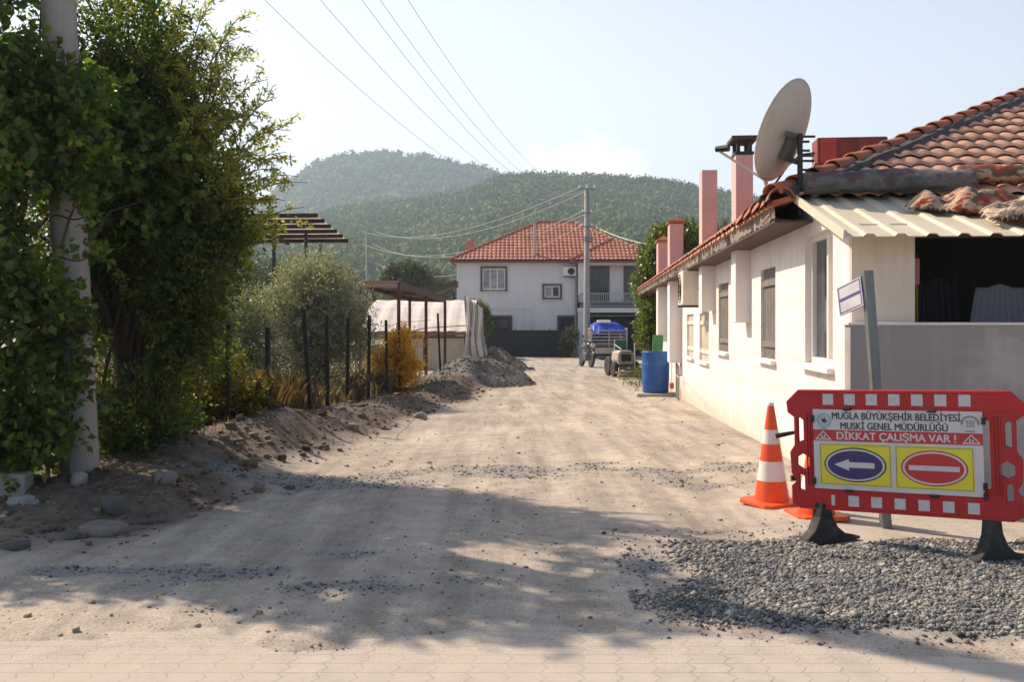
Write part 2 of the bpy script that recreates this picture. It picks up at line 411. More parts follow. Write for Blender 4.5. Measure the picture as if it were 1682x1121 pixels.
# ================================================================== SETTING
def ground_mat():
    m, nt, bs = _new('dirt'); L = nt.links
    n1 = _noise(nt, .55, 6, .6); n2 = _noise(nt, 5, 8, .65); n3 = _noise(nt, 70, 4, .6)
    tr = _noise(nt, 1.0, 6, .6, mapscale=(3.6, .28, 1), rot=(0, 0, R(4.2)))
    base = _ramp(nt, n2.outputs['Fac'], [(.25, (.31, .278, .24)), (.55, (.432, .39, .34)), (.8, (.52, .475, .42))])
    tram = _ramp(nt, tr.outputs['Fac'], [(.36, (.68, .67, .66)), (.62, (1.15, 1.13, 1.10))])
    c = _mix(nt, .8, base.outputs[0], tram.outputs[0], 'MULTIPLY')
    big = _ramp(nt, n1.outputs['Fac'], [(.35, (.84, .83, .84)), (.65, (1.1, 1.08, 1.04))])
    c = _mix(nt, 1.0, c, big.outputs[0], 'MULTIPLY')
    gr = _ramp(nt, n3.outputs['Fac'], [(.36, (.62, .6, .58)), (.5, (1, 1, 1)), (.68, (1.15, 1.14, 1.12))])
    c = _mix(nt, .75, c, gr.outputs[0], 'MULTIPLY')
    a = nt.nodes.new('ShaderNodeAttribute'); a.attribute_name = 'soil'
    s2 = _noise(nt, 9, 8, .7)
    sc = _ramp(nt, s2.outputs['Fac'], [(.3, (.085, .066, .052)), (.55, (.155, .122, .097)), (.75, (.24, .195, .16))])
    c = _mix(nt, a.outputs['Fac'], c, sc.outputs[0])
    g = nt.nodes.new('ShaderNodeAttribute'); g.attribute_name = 'grit'
    gc = _ramp(nt, n3.outputs['Fac'], [(.3, (.11, .11, .115)), (.6, (.27, .265, .26))])
    c = _mix(nt, g.outputs['Fac'], c, gc.outputs[0])
    L.new(c, bs.inputs['Base Color']); bs.inputs['Roughness'].default_value = .95; bs.inputs['Specular IOR Level'].default_value = .15
    ad = nt.nodes.new('ShaderNodeMath'); ad.operation = 'MULTIPLY_ADD'; L.new(n3.outputs['Fac'], ad.inputs[0]); ad.inputs[1].default_value = .35; L.new(n2.outputs['Fac'], ad.inputs[2])
    _bump(nt, bs, ad.outputs[0], .55, .03)
    return m
def grit(x, y):
    g1 = ss(.05, .30, fbm(x*1.3, y*2.2, 4, 51)+.25-np.abs(y-9.3-(x-.8)*.15)*.55)*ss(-1.8, -.2, x)*(1-ss(2.4, 2.9, x))
    g2 = ss(.0, .25, fbm(x*2, y*2.5, 4, 52)+.30-np.hypot((x+1.75)/1.0, (y-5.55)/.42)*.38)
    g4 = ss(.0, .3, fbm(x*1.6, y*1.6, 4, 54)+.25-np.hypot((x+1.5)/1.0, (y-8.7)/.7)*.42)
    g3 = ss(.0, .3, fbm(x*1.5, y*1.5, 4, 53)+.30-np.hypot((x-2.2)/1.6, (y-5.6)/1.1)*.42)
    return np.clip(np.maximum(np.maximum(g1*.6, np.maximum(g2*.8, g4*.7)), g3), 0, 1)
xs = np.concatenate([-np.geomspace(1800, 20, 26), np.linspace(-19, -7, 25), np.arange(-6.6, 6.6, .055), np.linspace(7, 19, 25), np.geomspace(20, 1800, 26)])
ys = np.concatenate([-np.geomspace(400, 6, 14), np.linspace(-5, 2.9, 18), np.arange(3.0, 12, .05), np.arange(12, 34, .13), np.arange(34, 75, .6), np.geomspace(76, 3000, 34)])
GX, GY = np.meshgrid(xs, ys)
GZ = gz(GX, GY)
nx, ny = len(xs), len(ys)
idx = np.arange(nx*ny).reshape(ny, nx)
gF = np.stack([idx[:-1, :-1], idx[:-1, 1:], idx[1:, 1:], idx[1:, :-1]], -1).reshape(-1, 4)
ground = np_obj('ground', np.stack([GX, GY, GZ], -1).reshape(-1, 3), gF, ground_mat(), smooth=True)
for nm, arr in (('soil', soil(GX, GY)), ('grit', grit(GX, GY))):
    at_ = ground.data.attributes.new(nm, 'FLOAT', 'POINT'); at_.data.foreach_set('value', arr.ravel().astype(np.float32))
tag(ground, None, None, kind='structure')

def paver_mat():
    m, nt, bs = _new('pavers'); L = nt.links
    t = nt.nodes.new('ShaderNodeTexCoord'); sp = nt.nodes.new('ShaderNodeSeparateXYZ'); L.new(t.outputs['Object'], sp.inputs[0])
    def M(op, a, b=None, c=None):
        q = nt.nodes.new('ShaderNodeMath'); q.operation = op
        for k, v in enumerate((a, b, c)):
            if v is None: continue
            if hasattr(v, 'is_output'): L.new(v, q.inputs[k])
            else: q.inputs[k].default_value = v
        return q.outputs[0]
    px = M('PINGPONG', M('ADD', sp.outputs[0], 50.0), .0575); py = M('PINGPONG', M('ADD', sp.outputs[1], 50.0), .0575)
    x2 = M('MULTIPLY_ADD', py, .55, sp.outputs[0]); y2 = M('MULTIPLY_ADD', px, .08, sp.outputs[1])
    x2 = M('MULTIPLY_ADD', sp.outputs[1], -.074, x2); cb = nt.nodes.new('ShaderNodeCombineXYZ'); L.new(x2, cb.inputs[0]); L.new(y2, cb.inputs[1])
    br = nt.nodes.new('ShaderNodeTexBrick'); L.new(cb.outputs[0], br.inputs['Vector'])
    br.inputs['Scale'].default_value = 1; br.offset = 0.0; br.inputs['Brick Width'].default_value = .15; br.inputs['Row Height'].default_value = .108
    br.inputs['Mortar Size'].default_value = .0036; br.inputs['Mortar Smooth'].default_value = .35; br.inputs['Bias'].default_value = 0
    br.inputs['Color1'].default_value = (.40, .37, .335, 1); br.inputs['Color2'].default_value = (.46, .425, .385, 1); br.inputs['Mortar'].default_value = (.27, .24, .21, 1)
    n = _noise(nt, 9, 8, .7); v = _ramp(nt, n.outputs['Fac'], [(.3, (.78, .76, .74)), (.7, (1.12, 1.1, 1.08))])
    c = _mix(nt, 1., br.outputs['Color'], v.outputs[0], 'MULTIPLY')
    n2 = _noise(nt, 1.6, 8, .65); v2 = _ramp(nt, n2.outputs['Fac'], [(.38, (.1, .1, .1)), (.60, (.85, .85, .85))])
    c = _mix(nt, v2.outputs[0], c, (.45, .40, .335))
    n3 = _noise(nt, 3.5, 8, .7); dn = M('MULTIPLY_ADD', n3.outputs['Fac'], 1.3, sp.outputs[1])       # dust carried off the road
    g5 = _noise(nt, 70, 4, .6); g6 = _noise(nt, 5, 8, .65)
    dc = _ramp(nt, g6.outputs['Fac'], [(.25, (.315, .275, .23)), (.55, (.44, .39, .33)), (.8, (.53, .475, .41))]).outputs[0]
    dc = _mix(nt, .75, dc, _ramp(nt, g5.outputs['Fac'], [(.36, (.62, .6, .58)), (.5, (1, 1, 1)), (.68, (1.15, 1.14, 1.12))]).outputs[0], 'MULTIPLY')
    dr = nt.nodes.new('ShaderNodeMapRange'); L.new(dn, dr.inputs[0]); dr.inputs[1].default_value = 4.45; dr.inputs[2].default_value = 5.25; dr.inputs[3].default_value = 0; dr.inputs[4].default_value = .92
    d2 = nt.nodes.new('ShaderNodeMapRange'); L.new(sp.outputs[1], d2.inputs[0]); d2.inputs[1].default_value = 5.5; d2.inputs[2].default_value = 6.0; d2.inputs[3].default_value = 1; d2.inputs[4].default_value = .62
    c = _mix(nt, M('MULTIPLY', dr.outputs[0], d2.outputs[0]), c, dc)
    L.new(c, bs.inputs['Base Color']); bs.inputs['Roughness'].default_value = .9; bs.inputs['Specular IOR Level'].default_value = .2
    h = M('MULTIPLY_ADD', br.outputs['Fac'], -1.0, M('MULTIPLY', n.outputs['Fac'], .4)); _bump(nt, bs, h, .6, .008)
    return m
PVV = [(-14, -8, 0), (14, -8, 0), (14, 8.75, 0)]+[(1.80+.33*(y_-6)+.12*float(fbm(np.array([y_*3]), np.array([2.]), 3, 24)[0]), y_, 0) for y_ in np.arange(8.75, 5.65, -.05)]+[(-14, 5.7, 0)]
pv = np_obj('pavement', PVV, [tuple(range(len(PVV)))], paver_mat())
tag(pv, None, None, kind='structure')

# stones strewn about: uncountable
STONE = stonemat('grey_stone', [(.060, .064, .072), (.15, .152, .158), (.30, .295, .28), (.09, .094, .10), (.46, .43, .385), (.20, .185, .165)])
TANSTONE = stonemat('tan_stone', [(.28, .22, .16), (.42, .345, .26), (.22, .18, .14), (.5, .43, .35)])
CLOD = stonemat('clod', [(.10, .07, .05), (.19, .14, .10), (.14, .10, .07), (.26, .20, .15)])
def scatter(n, fx, fy, mask, thr=None):
    x = fx(n); y = fy(n); m = mask(x, y); k = rng.random(n) < m
    return x[k], y[k]
def gravel_h(x, y):                          # height of the heap of road stone in front of the barrier
    e = .30*fbm(x*1.4, y*1.4, 4, 61)
    left = ss(.72, 1.35, x+e*1.1); front = ss(4.45, 4.75, y+e*.55); back = 1-ss(6.0+.1*(x-1), 6.5+.1*(x-1), y+e)
    return left*front*back
gx = np.arange(.5, 5.2, .04); gy = np.arange(4.2, 6.9, .04); QX, QY = np.meshgrid(gx, gy)
gh = gravel_h(QX, QY); QZ = -.045+gh*(.062+.06*fbm(QX*2, QY*2, 3, 62))+.002
i2 = np.arange(QX.size).reshape(QX.shape)
gravel_bed = (np.stack([QX, QY, QZ], -1).reshape(-1, 3), np.stack([i2[:-1, :-1], i2[:-1, 1:], i2[1:, 1:], i2[1:, :-1]], -1).reshape(-1, 4))
x, y = scatter(230000, lambda n: rng.uniform(.6, 5.0, n), lambda n: rng.uniform(4.3, 6.8, n), lambda x, y: np.clip(gravel_h(x, y)*1.5-.12+.5*fbm(x*3, y*3, 3, 66)*(gravel_h(x, y) > .03), 0, 1)*.62+.012)
z = np.maximum(gz(x, y), -.045+gravel_h(x, y)*(.062+.06*fbm(x*2, y*2, 3, 62)))+.002
sz = np.exp(rng.normal(np.log(.0062), .50, len(x))).clip(.003, .025)
V, Fc = blobs(np.stack([x, y, z+sz*.3], 1), sz, SHARD, .50, rng, (1, .8, .62), 90)
gb = np_obj('gravel', V, Fc, STONE)
tag(gb, 'grey crushed stone spread over the ground in front of the barrier', 'gravel', kind='stuff')
bed = np_obj('gravel_bed', gravel_bed[0], gravel_bed[1], plain('grit_bed', (.24, .225, .205), .95, .4, 30, bump=.6, bscale=60), gb, smooth=True)
x, y = scatter(52000, lambda n: rng.uniform(-3, 3, n), lambda n: rng.uniform(4.4, 11.5, n), lambda x, y: grit(x, y)*(1-gravel_h(x, y))*.75*(x < 2.6))
sz = np.exp(rng.normal(np.log(.0058), .45, len(x))).clip(.003, .020)
V, Fc = blobs(np.stack([x, y, gz(x, y)+sz*.25], 1), sz, CHIP, .42, rng, (1, .8, .6), 40)
tag(np_obj('loose_grit', V, Fc, STONE), 'loose grey grit strewn thinly across the dirt road', 'gravel', kind='stuff')
def road_m(x, y): return (1-soil(x, y))*(1-paved(x, y)*.6)*(.25+.75*ss(-.1, .3, fbm(x*.8, y*.8, 3, 71)))*(x < 2.0+.074*y)
yy = lambda n: 4.2+30*rng.random(n)**1.7
x, y = scatter(9000, lambda n: rng.uniform(-3, 4.4, n), yy, road_m)
sz = np.exp(rng.normal(np.log(.0055), .55, len(x))).clip(.0025, .03)
V, Fc = blobs(np.stack([x, y, gz(x, y)+sz*.2], 1), sz, CHIP, .42, rng, (1, .8, .6), 40)
tag(np_obj('pebbles', V, Fc, TANSTONE), 'small tan pebbles lying over the dirt road', 'pebbles', kind='stuff')
x, y = scatter(22000, lambda n: rng.uniform(-5.5, 1.0, n), lambda n: 6+28*rng.random(n)**1.3, lambda x, y: soil(x, y)*(.35+.65*ss(-.1, .3, fbm(x*1.5, y*1.5, 3, 72))))
sz = np.exp(rng.normal(np.log(.016), .55, len(x))).clip(.006, .075)
V, Fc = blobs(np.stack([x, y, gz(x, y)+sz*.2], 1), sz, CHIP, .42, rng, (1, .85, .65), 40)
tag(np_obj('soil_clods', V, Fc, CLOD), 'brown clods of dug soil along the left bank', 'soil', kind='stuff')

# hills
def hill(name, ridge, Yr, Yf, back, mat, seed):
    px = np.array([p for p, _ in ridge], float); py = np.array([q for _, q in ridge], float)
    hx = (px-841)/F*Yr; hz = EYE-(py-HORIZON)/F*Yr
    X = np.linspace(hx[0]-400, hx[-1]+400, 150); Y = np.concatenate([np.linspace(Yf, Yr, 50), np.linspace(Yr+15, Yr+back, 14)])
    def z(x, y):
        t = np.clip((y-Yf)/(Yr-Yf), 0, 1); b = 1-ss(0, back, y-Yr)
        prof = .25*t+.75*t**1.25
        g = fbm(x/90+t*1.2, y/260, 4, seed)*.34*np.sin(np.pi*np.clip(t, 0, 1))
        sp = (y/Yr)                          # the ridge fans out from the valley
        return -1+np.interp(x/np.maximum(sp, .3), hx, hz)*(prof*b*(1+g*.55))
    A, B = np.meshgrid(X, Y); i = np.arange(A.size).reshape(A.shape)
    o = np_obj(name, np.stack([A, B, z(A, B)], -1).reshape(-1, 3), np.stack([i[:-1, :-1], i[:-1, 1:], i[1:, 1:], i[1:, :-1]], -1).reshape(-1, 4), mat, smooth=True)
    tag(o, None, None, kind='structure')
    return z
HM = plain('hill_soil', (.075, .085, .04), .95, .4, .02)
ridgeB = [(300, 385), (470, 362), (604, 338), (702, 330), (768, 315), (821, 292), (880, 287), (940, 291), (1040, 295), (1100, 300), (1160, 314), (1240, 327), (1400, 350), (1700, 345)]
ridgeA = [(200, 420), (360, 372), (430, 335), (470, 303), (520, 270), (560, 257), (640, 253), (700, 259), (760, 271), (830, 289), (900, 305), (1000, 322), (1300, 330)]
zB = hill('near_hill', ridgeB, 620, 190, 260, HM, 81); zA = hill('far_hill', ridgeA, 1050, 560, 150, HM, 83)
FOREST = []
for nm, zf, n, x0, x1, y0, y1, r0, seed, lab in (('near_forest', zB, 34000, -330, 330, 150, 640, 1.9, 91, 'green wooded slope of the nearer long ridge'), ('far_forest', zA, 15000, -430, 260, 640, 1075, 3.0, 93, 'bluish wooded slope of the farther rounded hill')):
    rg = np.random.default_rng(seed)
    y = y0+(y1-y0)*rg.random(n)**.8; x = rg.uniform(-1, 1, n)*y*.40+y*.02
    dn = fbm(x/28, y/40, 3, seed); k = (rg.random(n) < .80+.9*dn) & (np.abs(x/y+.02) < .42); x, y = x[k], y[k]
    s = rg.uniform(.6, 1.45, len(x))*r0
    h = s*rg.uniform(.8, 1.25, len(x))
    V, Fc = blobs(np.stack([x, y, zf(x, y)+h*.55], 1), np.stack([s, s, h], 1), ICO1, .42, rg, (1, 1, 1), 60)
    nq = 13; P3 = np.stack([x, y, zf(x, y)+h*.6], 1)
    dq = unit(rg.normal(size=(len(x), nq, 3))); B = (P3[:, None]+dq*np.stack([s, s, h], 1)[:, None]*.85).reshape(-1, 3)
    V2, F2 = leaf_quads(B, (dq+rg.normal(size=dq.shape)*.7).reshape(-1, 3), np.repeat(s, nq)[:, None]*.75, np.repeat(s, nq)[:, None]*.26, rg, .6)
    V, Fc = blobs(P3, np.stack([s, s, h], 1)*.72, ICO1, .42, rg, (1, 1, 1), 60)
    mt = leafmat(nm+'_leaf', [(.038, .080, .022), (.085, .135, .036), (.165, .19, .055), (.046, .090, .030), (.125, .155, .045), (.235, .215, .07)], .1, .8, .1, nscale=.035)
    fo_ = np_obj(nm, V, Fc, mt); lv_ = np_obj('foliage', V2, F2, mt, fo_); lv_['kind'] = 'stuff'
    tag(fo_, lab, 'forest', kind='stuff')

# ================================================================== THE LONG WHITE HOUSE
HROT = -math.atan(.074)
HM4 = Matrix.Translation((2.11, 0, 0)) @ Matrix.Rotation(HROT, 4, 'Z')
def H(x, y, z): return HM4 @ Vector((x, y, z))
WHITE = plain('whitewash', (.80, .73, .695), .85, .07, 1.5, bump=.25, bscale=25, dirt=(.60, .50, .42), dirtamt=.35, streak=True, spec=.2)
PINK = plain('pink_plaster', (.66, .41, .38), .85, .10, 2, bump=.2, bscale=30, dirt=(.45, .30, .27), dirtamt=.4, streak=True, spec=.2)
TILE = plain('roof_tile', (.40, .13, .058), .5, .35, 3.5, bump=.3, bscale=60, dirt=(.16, .10, .075), dirtamt=.6, spec=.45)
TILELIT = plain('roof_tile_lit', (.62, .34, .22), .38, .3, 5, bump=.2, bscale=60, dirt=(.22, .07, .05), dirtamt=.7, spec=.7)  # front tiles: sunlit tops and dark red shade lines put into the colour
MORTAR = plain('mortar', (.30, .26, .22), .95, .5, 9, bump=.8, bscale=30, dirt=(.10, .08, .065), dirtamt=.8)
DARKMORTAR = plain('dark_mortar', (.075, .072, .075), .95, .4, 9, bump=.6, bscale=30)
WOODDK = plain('dark_wood', (.085, .05, .035), .8, .4, 8, bump=.3)
GREYWOOD = plain('weathered_shutter', (.19, .165, .145), .75, .25, 10, dirt=(.10, .08, .07), streak=True)
CREAM = plain('cream_paint', (.70, .62, .52), .6, .08, 4, dirt=(.45, .36, .27), dirtamt=.35, streak=True)
PVC = plain('white_frame', (.78, .76, .73), .35, .05, 5)
SHADEIN = plain('interior_shade', (.035, .033, .033), .9, .3, 2)  # near-black base colour stands in for the shade indoors
GREYWALL = plain('porch_render', (.30, .28, .275), .9, .09, 1.3, bump=.25, bscale=25, dirt=(.40, .36, .35), dirtamt=.4, spec=.15)
GLASS = glassy('window_glass')
STEELDK = plain('dark_steel', (.04, .04, .042), .5, .4, 12, .6)
TIN = plain('cream_tin', (.60, .53, .41), .45, .10, 2, dirt=(.38, .27, .17), dirtamt=.45, streak=True, spec=.5)

def grubby(name, col, top=.75):                # limewash with mud splashed along its foot, hairline cracks and runs
    m, nt, bs = _new(name); L = nt.links
    n = _noise(nt, 1.2, 6); c = _ramp(nt, n.outputs['Fac'], [(.3, tuple(q*.93 for q in col)), (.7, tuple(min(1, q*1.04) for q in col))]).outputs[0]
    st = _noise(nt, 2.2, 8, .7, mapscale=(3, 3, .2)); r = _ramp(nt, st.outputs['Fac'], [(.50, (0, 0, 0)), (.75, (.42,)*3)]); c = _mix(nt, r.outputs[0], c, (.58, .47, .38))
    bl = _noise(nt, .7, 7, .65); r = _ramp(nt, bl.outputs['Fac'], [(.52, (0, 0, 0)), (.62, (.30,)*3)]); c = _mix(nt, r.outputs[0], c, (.72, .60, .53))
    t = nt.nodes.new('ShaderNodeTexCoord'); s = nt.nodes.new('ShaderNodeSeparateXYZ'); L.new(t.outputs['Object'], s.inputs[0])
    h = _noise(nt, 5, 8, .7); a = nt.nodes.new('ShaderNodeMath'); a.operation = 'MULTIPLY_ADD'; L.new(h.outputs['Fac'], a.inputs[0]); a.inputs[1].default_value = -1.1; L.new(s.outputs[2], a.inputs[2])
    r = nt.nodes.new('ShaderNodeMapRange'); L.new(a.outputs[0], r.inputs[0]); r.inputs[1].default_value = -.85; r.inputs[2].default_value = -.15; r.inputs[3].default_value = .8; r.inputs[4].default_value = 0
    c = _mix(nt, r.outputs[0], c, (.47, .38, .29))
    v = nt.nodes.new('ShaderNodeTexVoronoi'); v.feature = 'DISTANCE_TO_EDGE'; v.inputs['Scale'].default_value = .55
    w = _noise(nt, 2.5, 6, .7); wv = nt.nodes.new('ShaderNodeVectorMath'); wv.operation = 'MULTIPLY_ADD'; L.new(w.outputs['Color'], wv.inputs[0]); wv.inputs[1].default_value = (.5, .5, .5); L.new(t.outputs['Object'], wv.inputs[2]); L.new(wv.outputs[0], v.inputs['Vector'])
    cr_ = _ramp(nt, v.outputs['Distance'], [(.0, (.5,)*3), (.006, (0, 0, 0))]); c = _mix(nt, cr_.outputs[0], c, (.35, .29, .25))
    L.new(c, bs.inputs['Base Color']); bs.inputs['Roughness'].default_value = .88; bs.inputs['Specular IOR Level'].default_value = .2
    b = _noise(nt, 22, 6, .65); _bump(nt, bs, b.outputs['Fac'], .3, .012)
    return m
WALLM = grubby('limewashed_wall', (.80, .73, .695)); PORCHM = grubby('grey_parapet', (.31, .29, .285))
house = thing('long_house', 'long low whitewashed house with terracotta eaves and pink chimneys along the right of the road', 'house', (2.11, 0, 0), (0, 0, HROT))
WIN = [(8.52, 9.60, 1.03, 2.24), (11.10, 12.02, 1.00, 2.05), (14.75, 15.85, .98, 2.03), (17.1, 18.5, .74, 1.60), (19.5, 20.8, .74, 1.60), (23.2, 24.0, .8, 1.7)]
def ring(a, b, c, d): return [(a, c), (b, c), (b, d), (a, d)]
w = MB(); w.plate([(7.98, -.7), (28.2, -.9), (28.2, 2.60), (9.66, 2.60), (7.98, 2.15)], [ring(*q) for q in WIN], .24, Matrix.Translation((.12, 0, 0)) @ SIDE)
w.box((4, 28.1, .8), (7.6, .2, 3.4)); w.box((8.1, 18, .8), (.24, 20.2, 3.4)); w.box((4.1, 10.35, .85), (7.6, .2, 3.5))
w.build('wall', WALLM, house)
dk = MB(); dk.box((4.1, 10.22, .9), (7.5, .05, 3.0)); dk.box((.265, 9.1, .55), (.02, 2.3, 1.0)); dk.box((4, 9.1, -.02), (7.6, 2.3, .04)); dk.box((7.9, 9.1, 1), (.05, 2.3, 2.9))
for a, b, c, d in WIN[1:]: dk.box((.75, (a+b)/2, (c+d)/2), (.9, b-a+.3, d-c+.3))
dk.each('shade_lining', SHADEIN, house)  # dark sheets and blocks behind the openings, coloured as shade
# windows: frame or shutter per opening, a pane and a sill under it
for k, (a, b, c, d) in enumerate(WIN):
    m = (a+b)/2
    if k == 0:
        f = MB(); 
        for yy_ in (a+.03, a+.42, b-.03): f.box((.09, yy_, (c+d)/2), (.07, .06, d-c-.002))
        f.box((.09, m, c+.03), (.065, b-a-.125, .06)); f.box((.09, m, d-.03), (.065, b-a-.125, .06))
        fr = f.build('window_frame', PVC, house); fr['label'] = 'white plastic frame of the tall near window'
        MB().box((.10, m+.2, (c+d)/2), (.012, b-a-.55, d-c-.12)).build('pane', GLASS, fr)
        MB().box((.13, a+.22, (c+d)/2), (.012, .36, d-c-.12)).build('curtain', plain('curtain', (.62, .54, .40), .9, .1), fr)
    else:
        light = k in (3, 4)
        mt = CREAM if light else GREYWOOD
        f = MB(); n = 9
        for i in range(n): f.box((.055, a+(i+.5)*(b-a)/n, (c+d)/2), (.035, (b-a)/n*(.78 if not light else .62), d-c-.01))
        for zz in (c+.17, d-.17): f.box((.028, m, zz), (.03, b-a-.01, .07))
        fr = f.build('shutter', mt, house); fr['label'] = 'cream slatted shutter' if light else 'grey weathered shutter'
    MB().box((-.012, m, c-.03), (.10, b-a+.10, .05), bev=.008).build('window_sill', WHITE, house)
# the roof
P_ = math.atan(.45); sp_, cp_ = math.sin(P_), math.cos(P_)
def tile_field(mb, O, U, Vv, N, vmax, urange, tw=.21, cl=.335, amp=.030, step=.028, res=7, rg=rng, vmin=0):
    O, U, Vv, N = map(np.array, (O, U, Vv, N)); k = 0; v = vmin
    while v < vmax-1e-6:
        vb = min(v+cl+.05, vmax); u0, u1 = urange(v+cl*.4)
        if u1-u0 < tw*.4: break
        n = max(3, int((u1-u0)/tw*res)); u = np.linspace(u0, u1, n); ph = u/tw
        tid = np.floor(ph).astype(int)
        jit = (hash2(tid, np.full_like(tid, k), 7)-.5); jz = (hash2(tid, np.full_like(tid, k), 8)-.5)*.008
        h = amp*(np.abs(np.sin(np.pi*ph))**.8)+jz
        va = v+jit*.022
        lo = O+U*u[:, None]+Vv*va[:, None]+N*(h+step-.022)[:, None]
        l2 = O+U*u[:, None]+Vv*(va+.004)[:, None]+N*(h+step)[:, None]
        hi = O+U*u[:, None]+Vv*np.full(n, vb)[:, None]+N*h[:, None]
        vs = np.concatenate([lo, l2, hi]); fs = []
        for i in range(n-1): fs += [(i, i+1, n+i+1, n+i), (n+i, n+i+1, 2*n+i+1, 2*n+i)]
        mb.add(vs.tolist(), fs); v += cl; k += 1
EX, EY, EZ = -.36, 9.25, 2.56; WID = 8.7; LEN = 24.2; RUN = WID/2
tm = MB(); tile_field(tm, (EX, EY, EZ), (1, 0, 0), (0, cp_, sp_), (0, -sp_, cp_), RUN/cp_, lambda v: (v*cp_, WID-v*cp_), tw=.19, amp=.034, step=.042)
roof = tm.build('roof', TILELIT, house, smooth=True)
t2 = MB(); tile_field(t2, (EX, EY, EZ), (0, 1, 0), (cp_, 0, sp_), (-sp_, 0, cp_), RUN/cp_, lambda v: (v*cp_, LEN), res=6)
t2.build('side_tiles', TILE, roof, smooth=True)
o = MB(); zr = EZ+RUN*.45
o.add([(EX+RUN, EY+RUN, zr-.02), (EX+RUN, EY+LEN, zr-.02), (EX+WID, EY+LEN, EZ), (EX+WID, EY, EZ)], [(0, 1, 2, 3)])
o.add([(EX, EY, EZ-.03), (EX, EY+LEN, EZ-.03), (EX+RUN, EY+LEN, zr-.04), (EX+RUN, EY+RUN, zr-.04)], [(0, 1, 2, 3)])
o.add([(EX, EY, EZ-.03), (EX+WID, EY, EZ-.03), (EX+RUN, EY+RUN, zr-.04)], [(0, 1, 2)])
o.build('roof_deck', WOODDK, roof)
caps = MB(); cm_ = MB()
def cap_run(a, b, r=.095, L=.36, bed=True):
    a = Vector(a); b = Vector(b); d = b-a; n = int(d.length/L); d.normalize(); u = d.cross(Vector((0, 0, 1))); u.normalize(); q = u.cross(d)
    for k in range(n):
        p0 = a+d*(k*L-.03); p1 = a+d*((k+1)*L+.03); vs = []; jr = rnd.uniform(-.006, .006)
        for p, rr in ((p0, r*1.06+jr), (p1, r*.86)):
            for th in (1,):
                for i in range(9):
                    t = math.pi*i/8; vs.append(p+u*math.cos(t)*rr+q*(math.sin(t)*rr+(.022 if p is p0 else .0)))
            for i in range(9):
                t = math.pi*i/8; vs.append(p+u*math.cos(t)*(rr-.014)+q*(math.sin(t)*(rr-.014)+(.022 if p is p0 else .0)))
        fs = [(i, i+1, 18+i+1, 18+i) for i in range(8)]+[(9+i, 9+i+1, 27+i+1, 27+i) for i in range(8)]+[(i, i+1, 9+i+1, 9+i) for i in range(8)]+[(18+i, 18+i+1, 27+i+1, 27+i) for i in range(8)]
        caps.add(vs, fs)
    if not bed: return
    nseg = int((b-a).length/.16)
    for sgn in (-1, 1):
        vs = []; fs = []
        for k in range(nseg+1):
            p = a+d*(k*.16)
            for (uu, qq) in ((.07, .045), (.15+rnd.uniform(-.02, .03), .02+rnd.uniform(-.01, .012)), (.17+rnd.uniform(-.02, .03), -.05)): vs.append(p+u*sgn*uu+q*qq)
        for k in range(nseg):
            for i in range(2): fs.append((k*3+i, k*3+i+1, k*3+4+i, k*3+3+i))
        cm_.add(vs, fs)
dz = .035
cap_run((EX, EY, EZ+dz), (EX+RUN, EY+RUN, zr+dz)); cap_run((EX+WID, EY, EZ+dz), (EX+RUN, EY+RUN, zr+dz)); cap_run((EX+RUN, EY+RUN, zr+dz), (EX+RUN, EY+LEN, zr+dz))
# eaves: patched mortar bed, rafter ends and a soffit board under the road-side tiles
evs = []; evf = []; nk = 260                  # one ragged bed of stained mortar under the tile ends
for k in range(nk+1):
    yk = EY+.02+(LEN-.04)*k/nk; q = rnd.uniform(0, 1)
    o_ = rnd.uniform(-.012, .02) if q < .78 else .10; lo = rnd.uniform(-.02, .02)
    evs += [(EX+.03, yk, EZ+.01), (EX+.01+o_*.6, yk, EZ-.05), (EX+.02+o_, yk, EZ-.175+lo), (EX+.17, yk, EZ-.19+lo*.5)]
for k in range(nk):
    for q in range(3): evf.append((k*4+q, k*4+q+1, k*4+5+q, k*4+4+q))
MB().add(evs, evf).build('eave_mortar', MORTAR, roof)
so = MB(); so.box((EX+.21, EY+LEN/2, EZ-.20), (.40, LEN-.02, .022))
so.build('soffit_board', WOODDK, roof)
cap_run((EX+.055, EY-.06, EZ-.035), (EX+.055, EY+2.1, EZ-.035), .125, .52, False)
lo_ = MB()                                    # under-tiles showing their round ends below the top row
for k in range(int(LEN/.21)):
    yk = EY+k*.21+.02; r_ = .085
    vs = []
    for xx in (EX-.03+rnd.uniform(-.015, .01), EX+.20):
        for i in range(7):
            t = math.pi*i/6; vs.append((xx, yk+math.cos(t)*r_, EZ-.012-math.sin(t)*.055+(xx-EX)*.45*.6))
        for i in range(7):
            t = math.pi*i/6; vs.append((xx, yk+math.cos(t)*(r_-.014), EZ-.012-math.sin(t)*.041+(xx-EX)*.45*.6))
    lo_.add(vs, [(i, i+1, 14+i+1, 14+i) for i in range(6)]+[(7+i, 8+i, 22+i, 21+i) for i in range(6)]+[(i, i+1, 8+i, 7+i) for i in range(6)])
lo_.build('under_tile', TILE, roof, smooth=True)
caps.build('ridge_tile', TILE, roof, smooth=True); cm_.build('ridge_mortar', DARKMORTAR, roof)
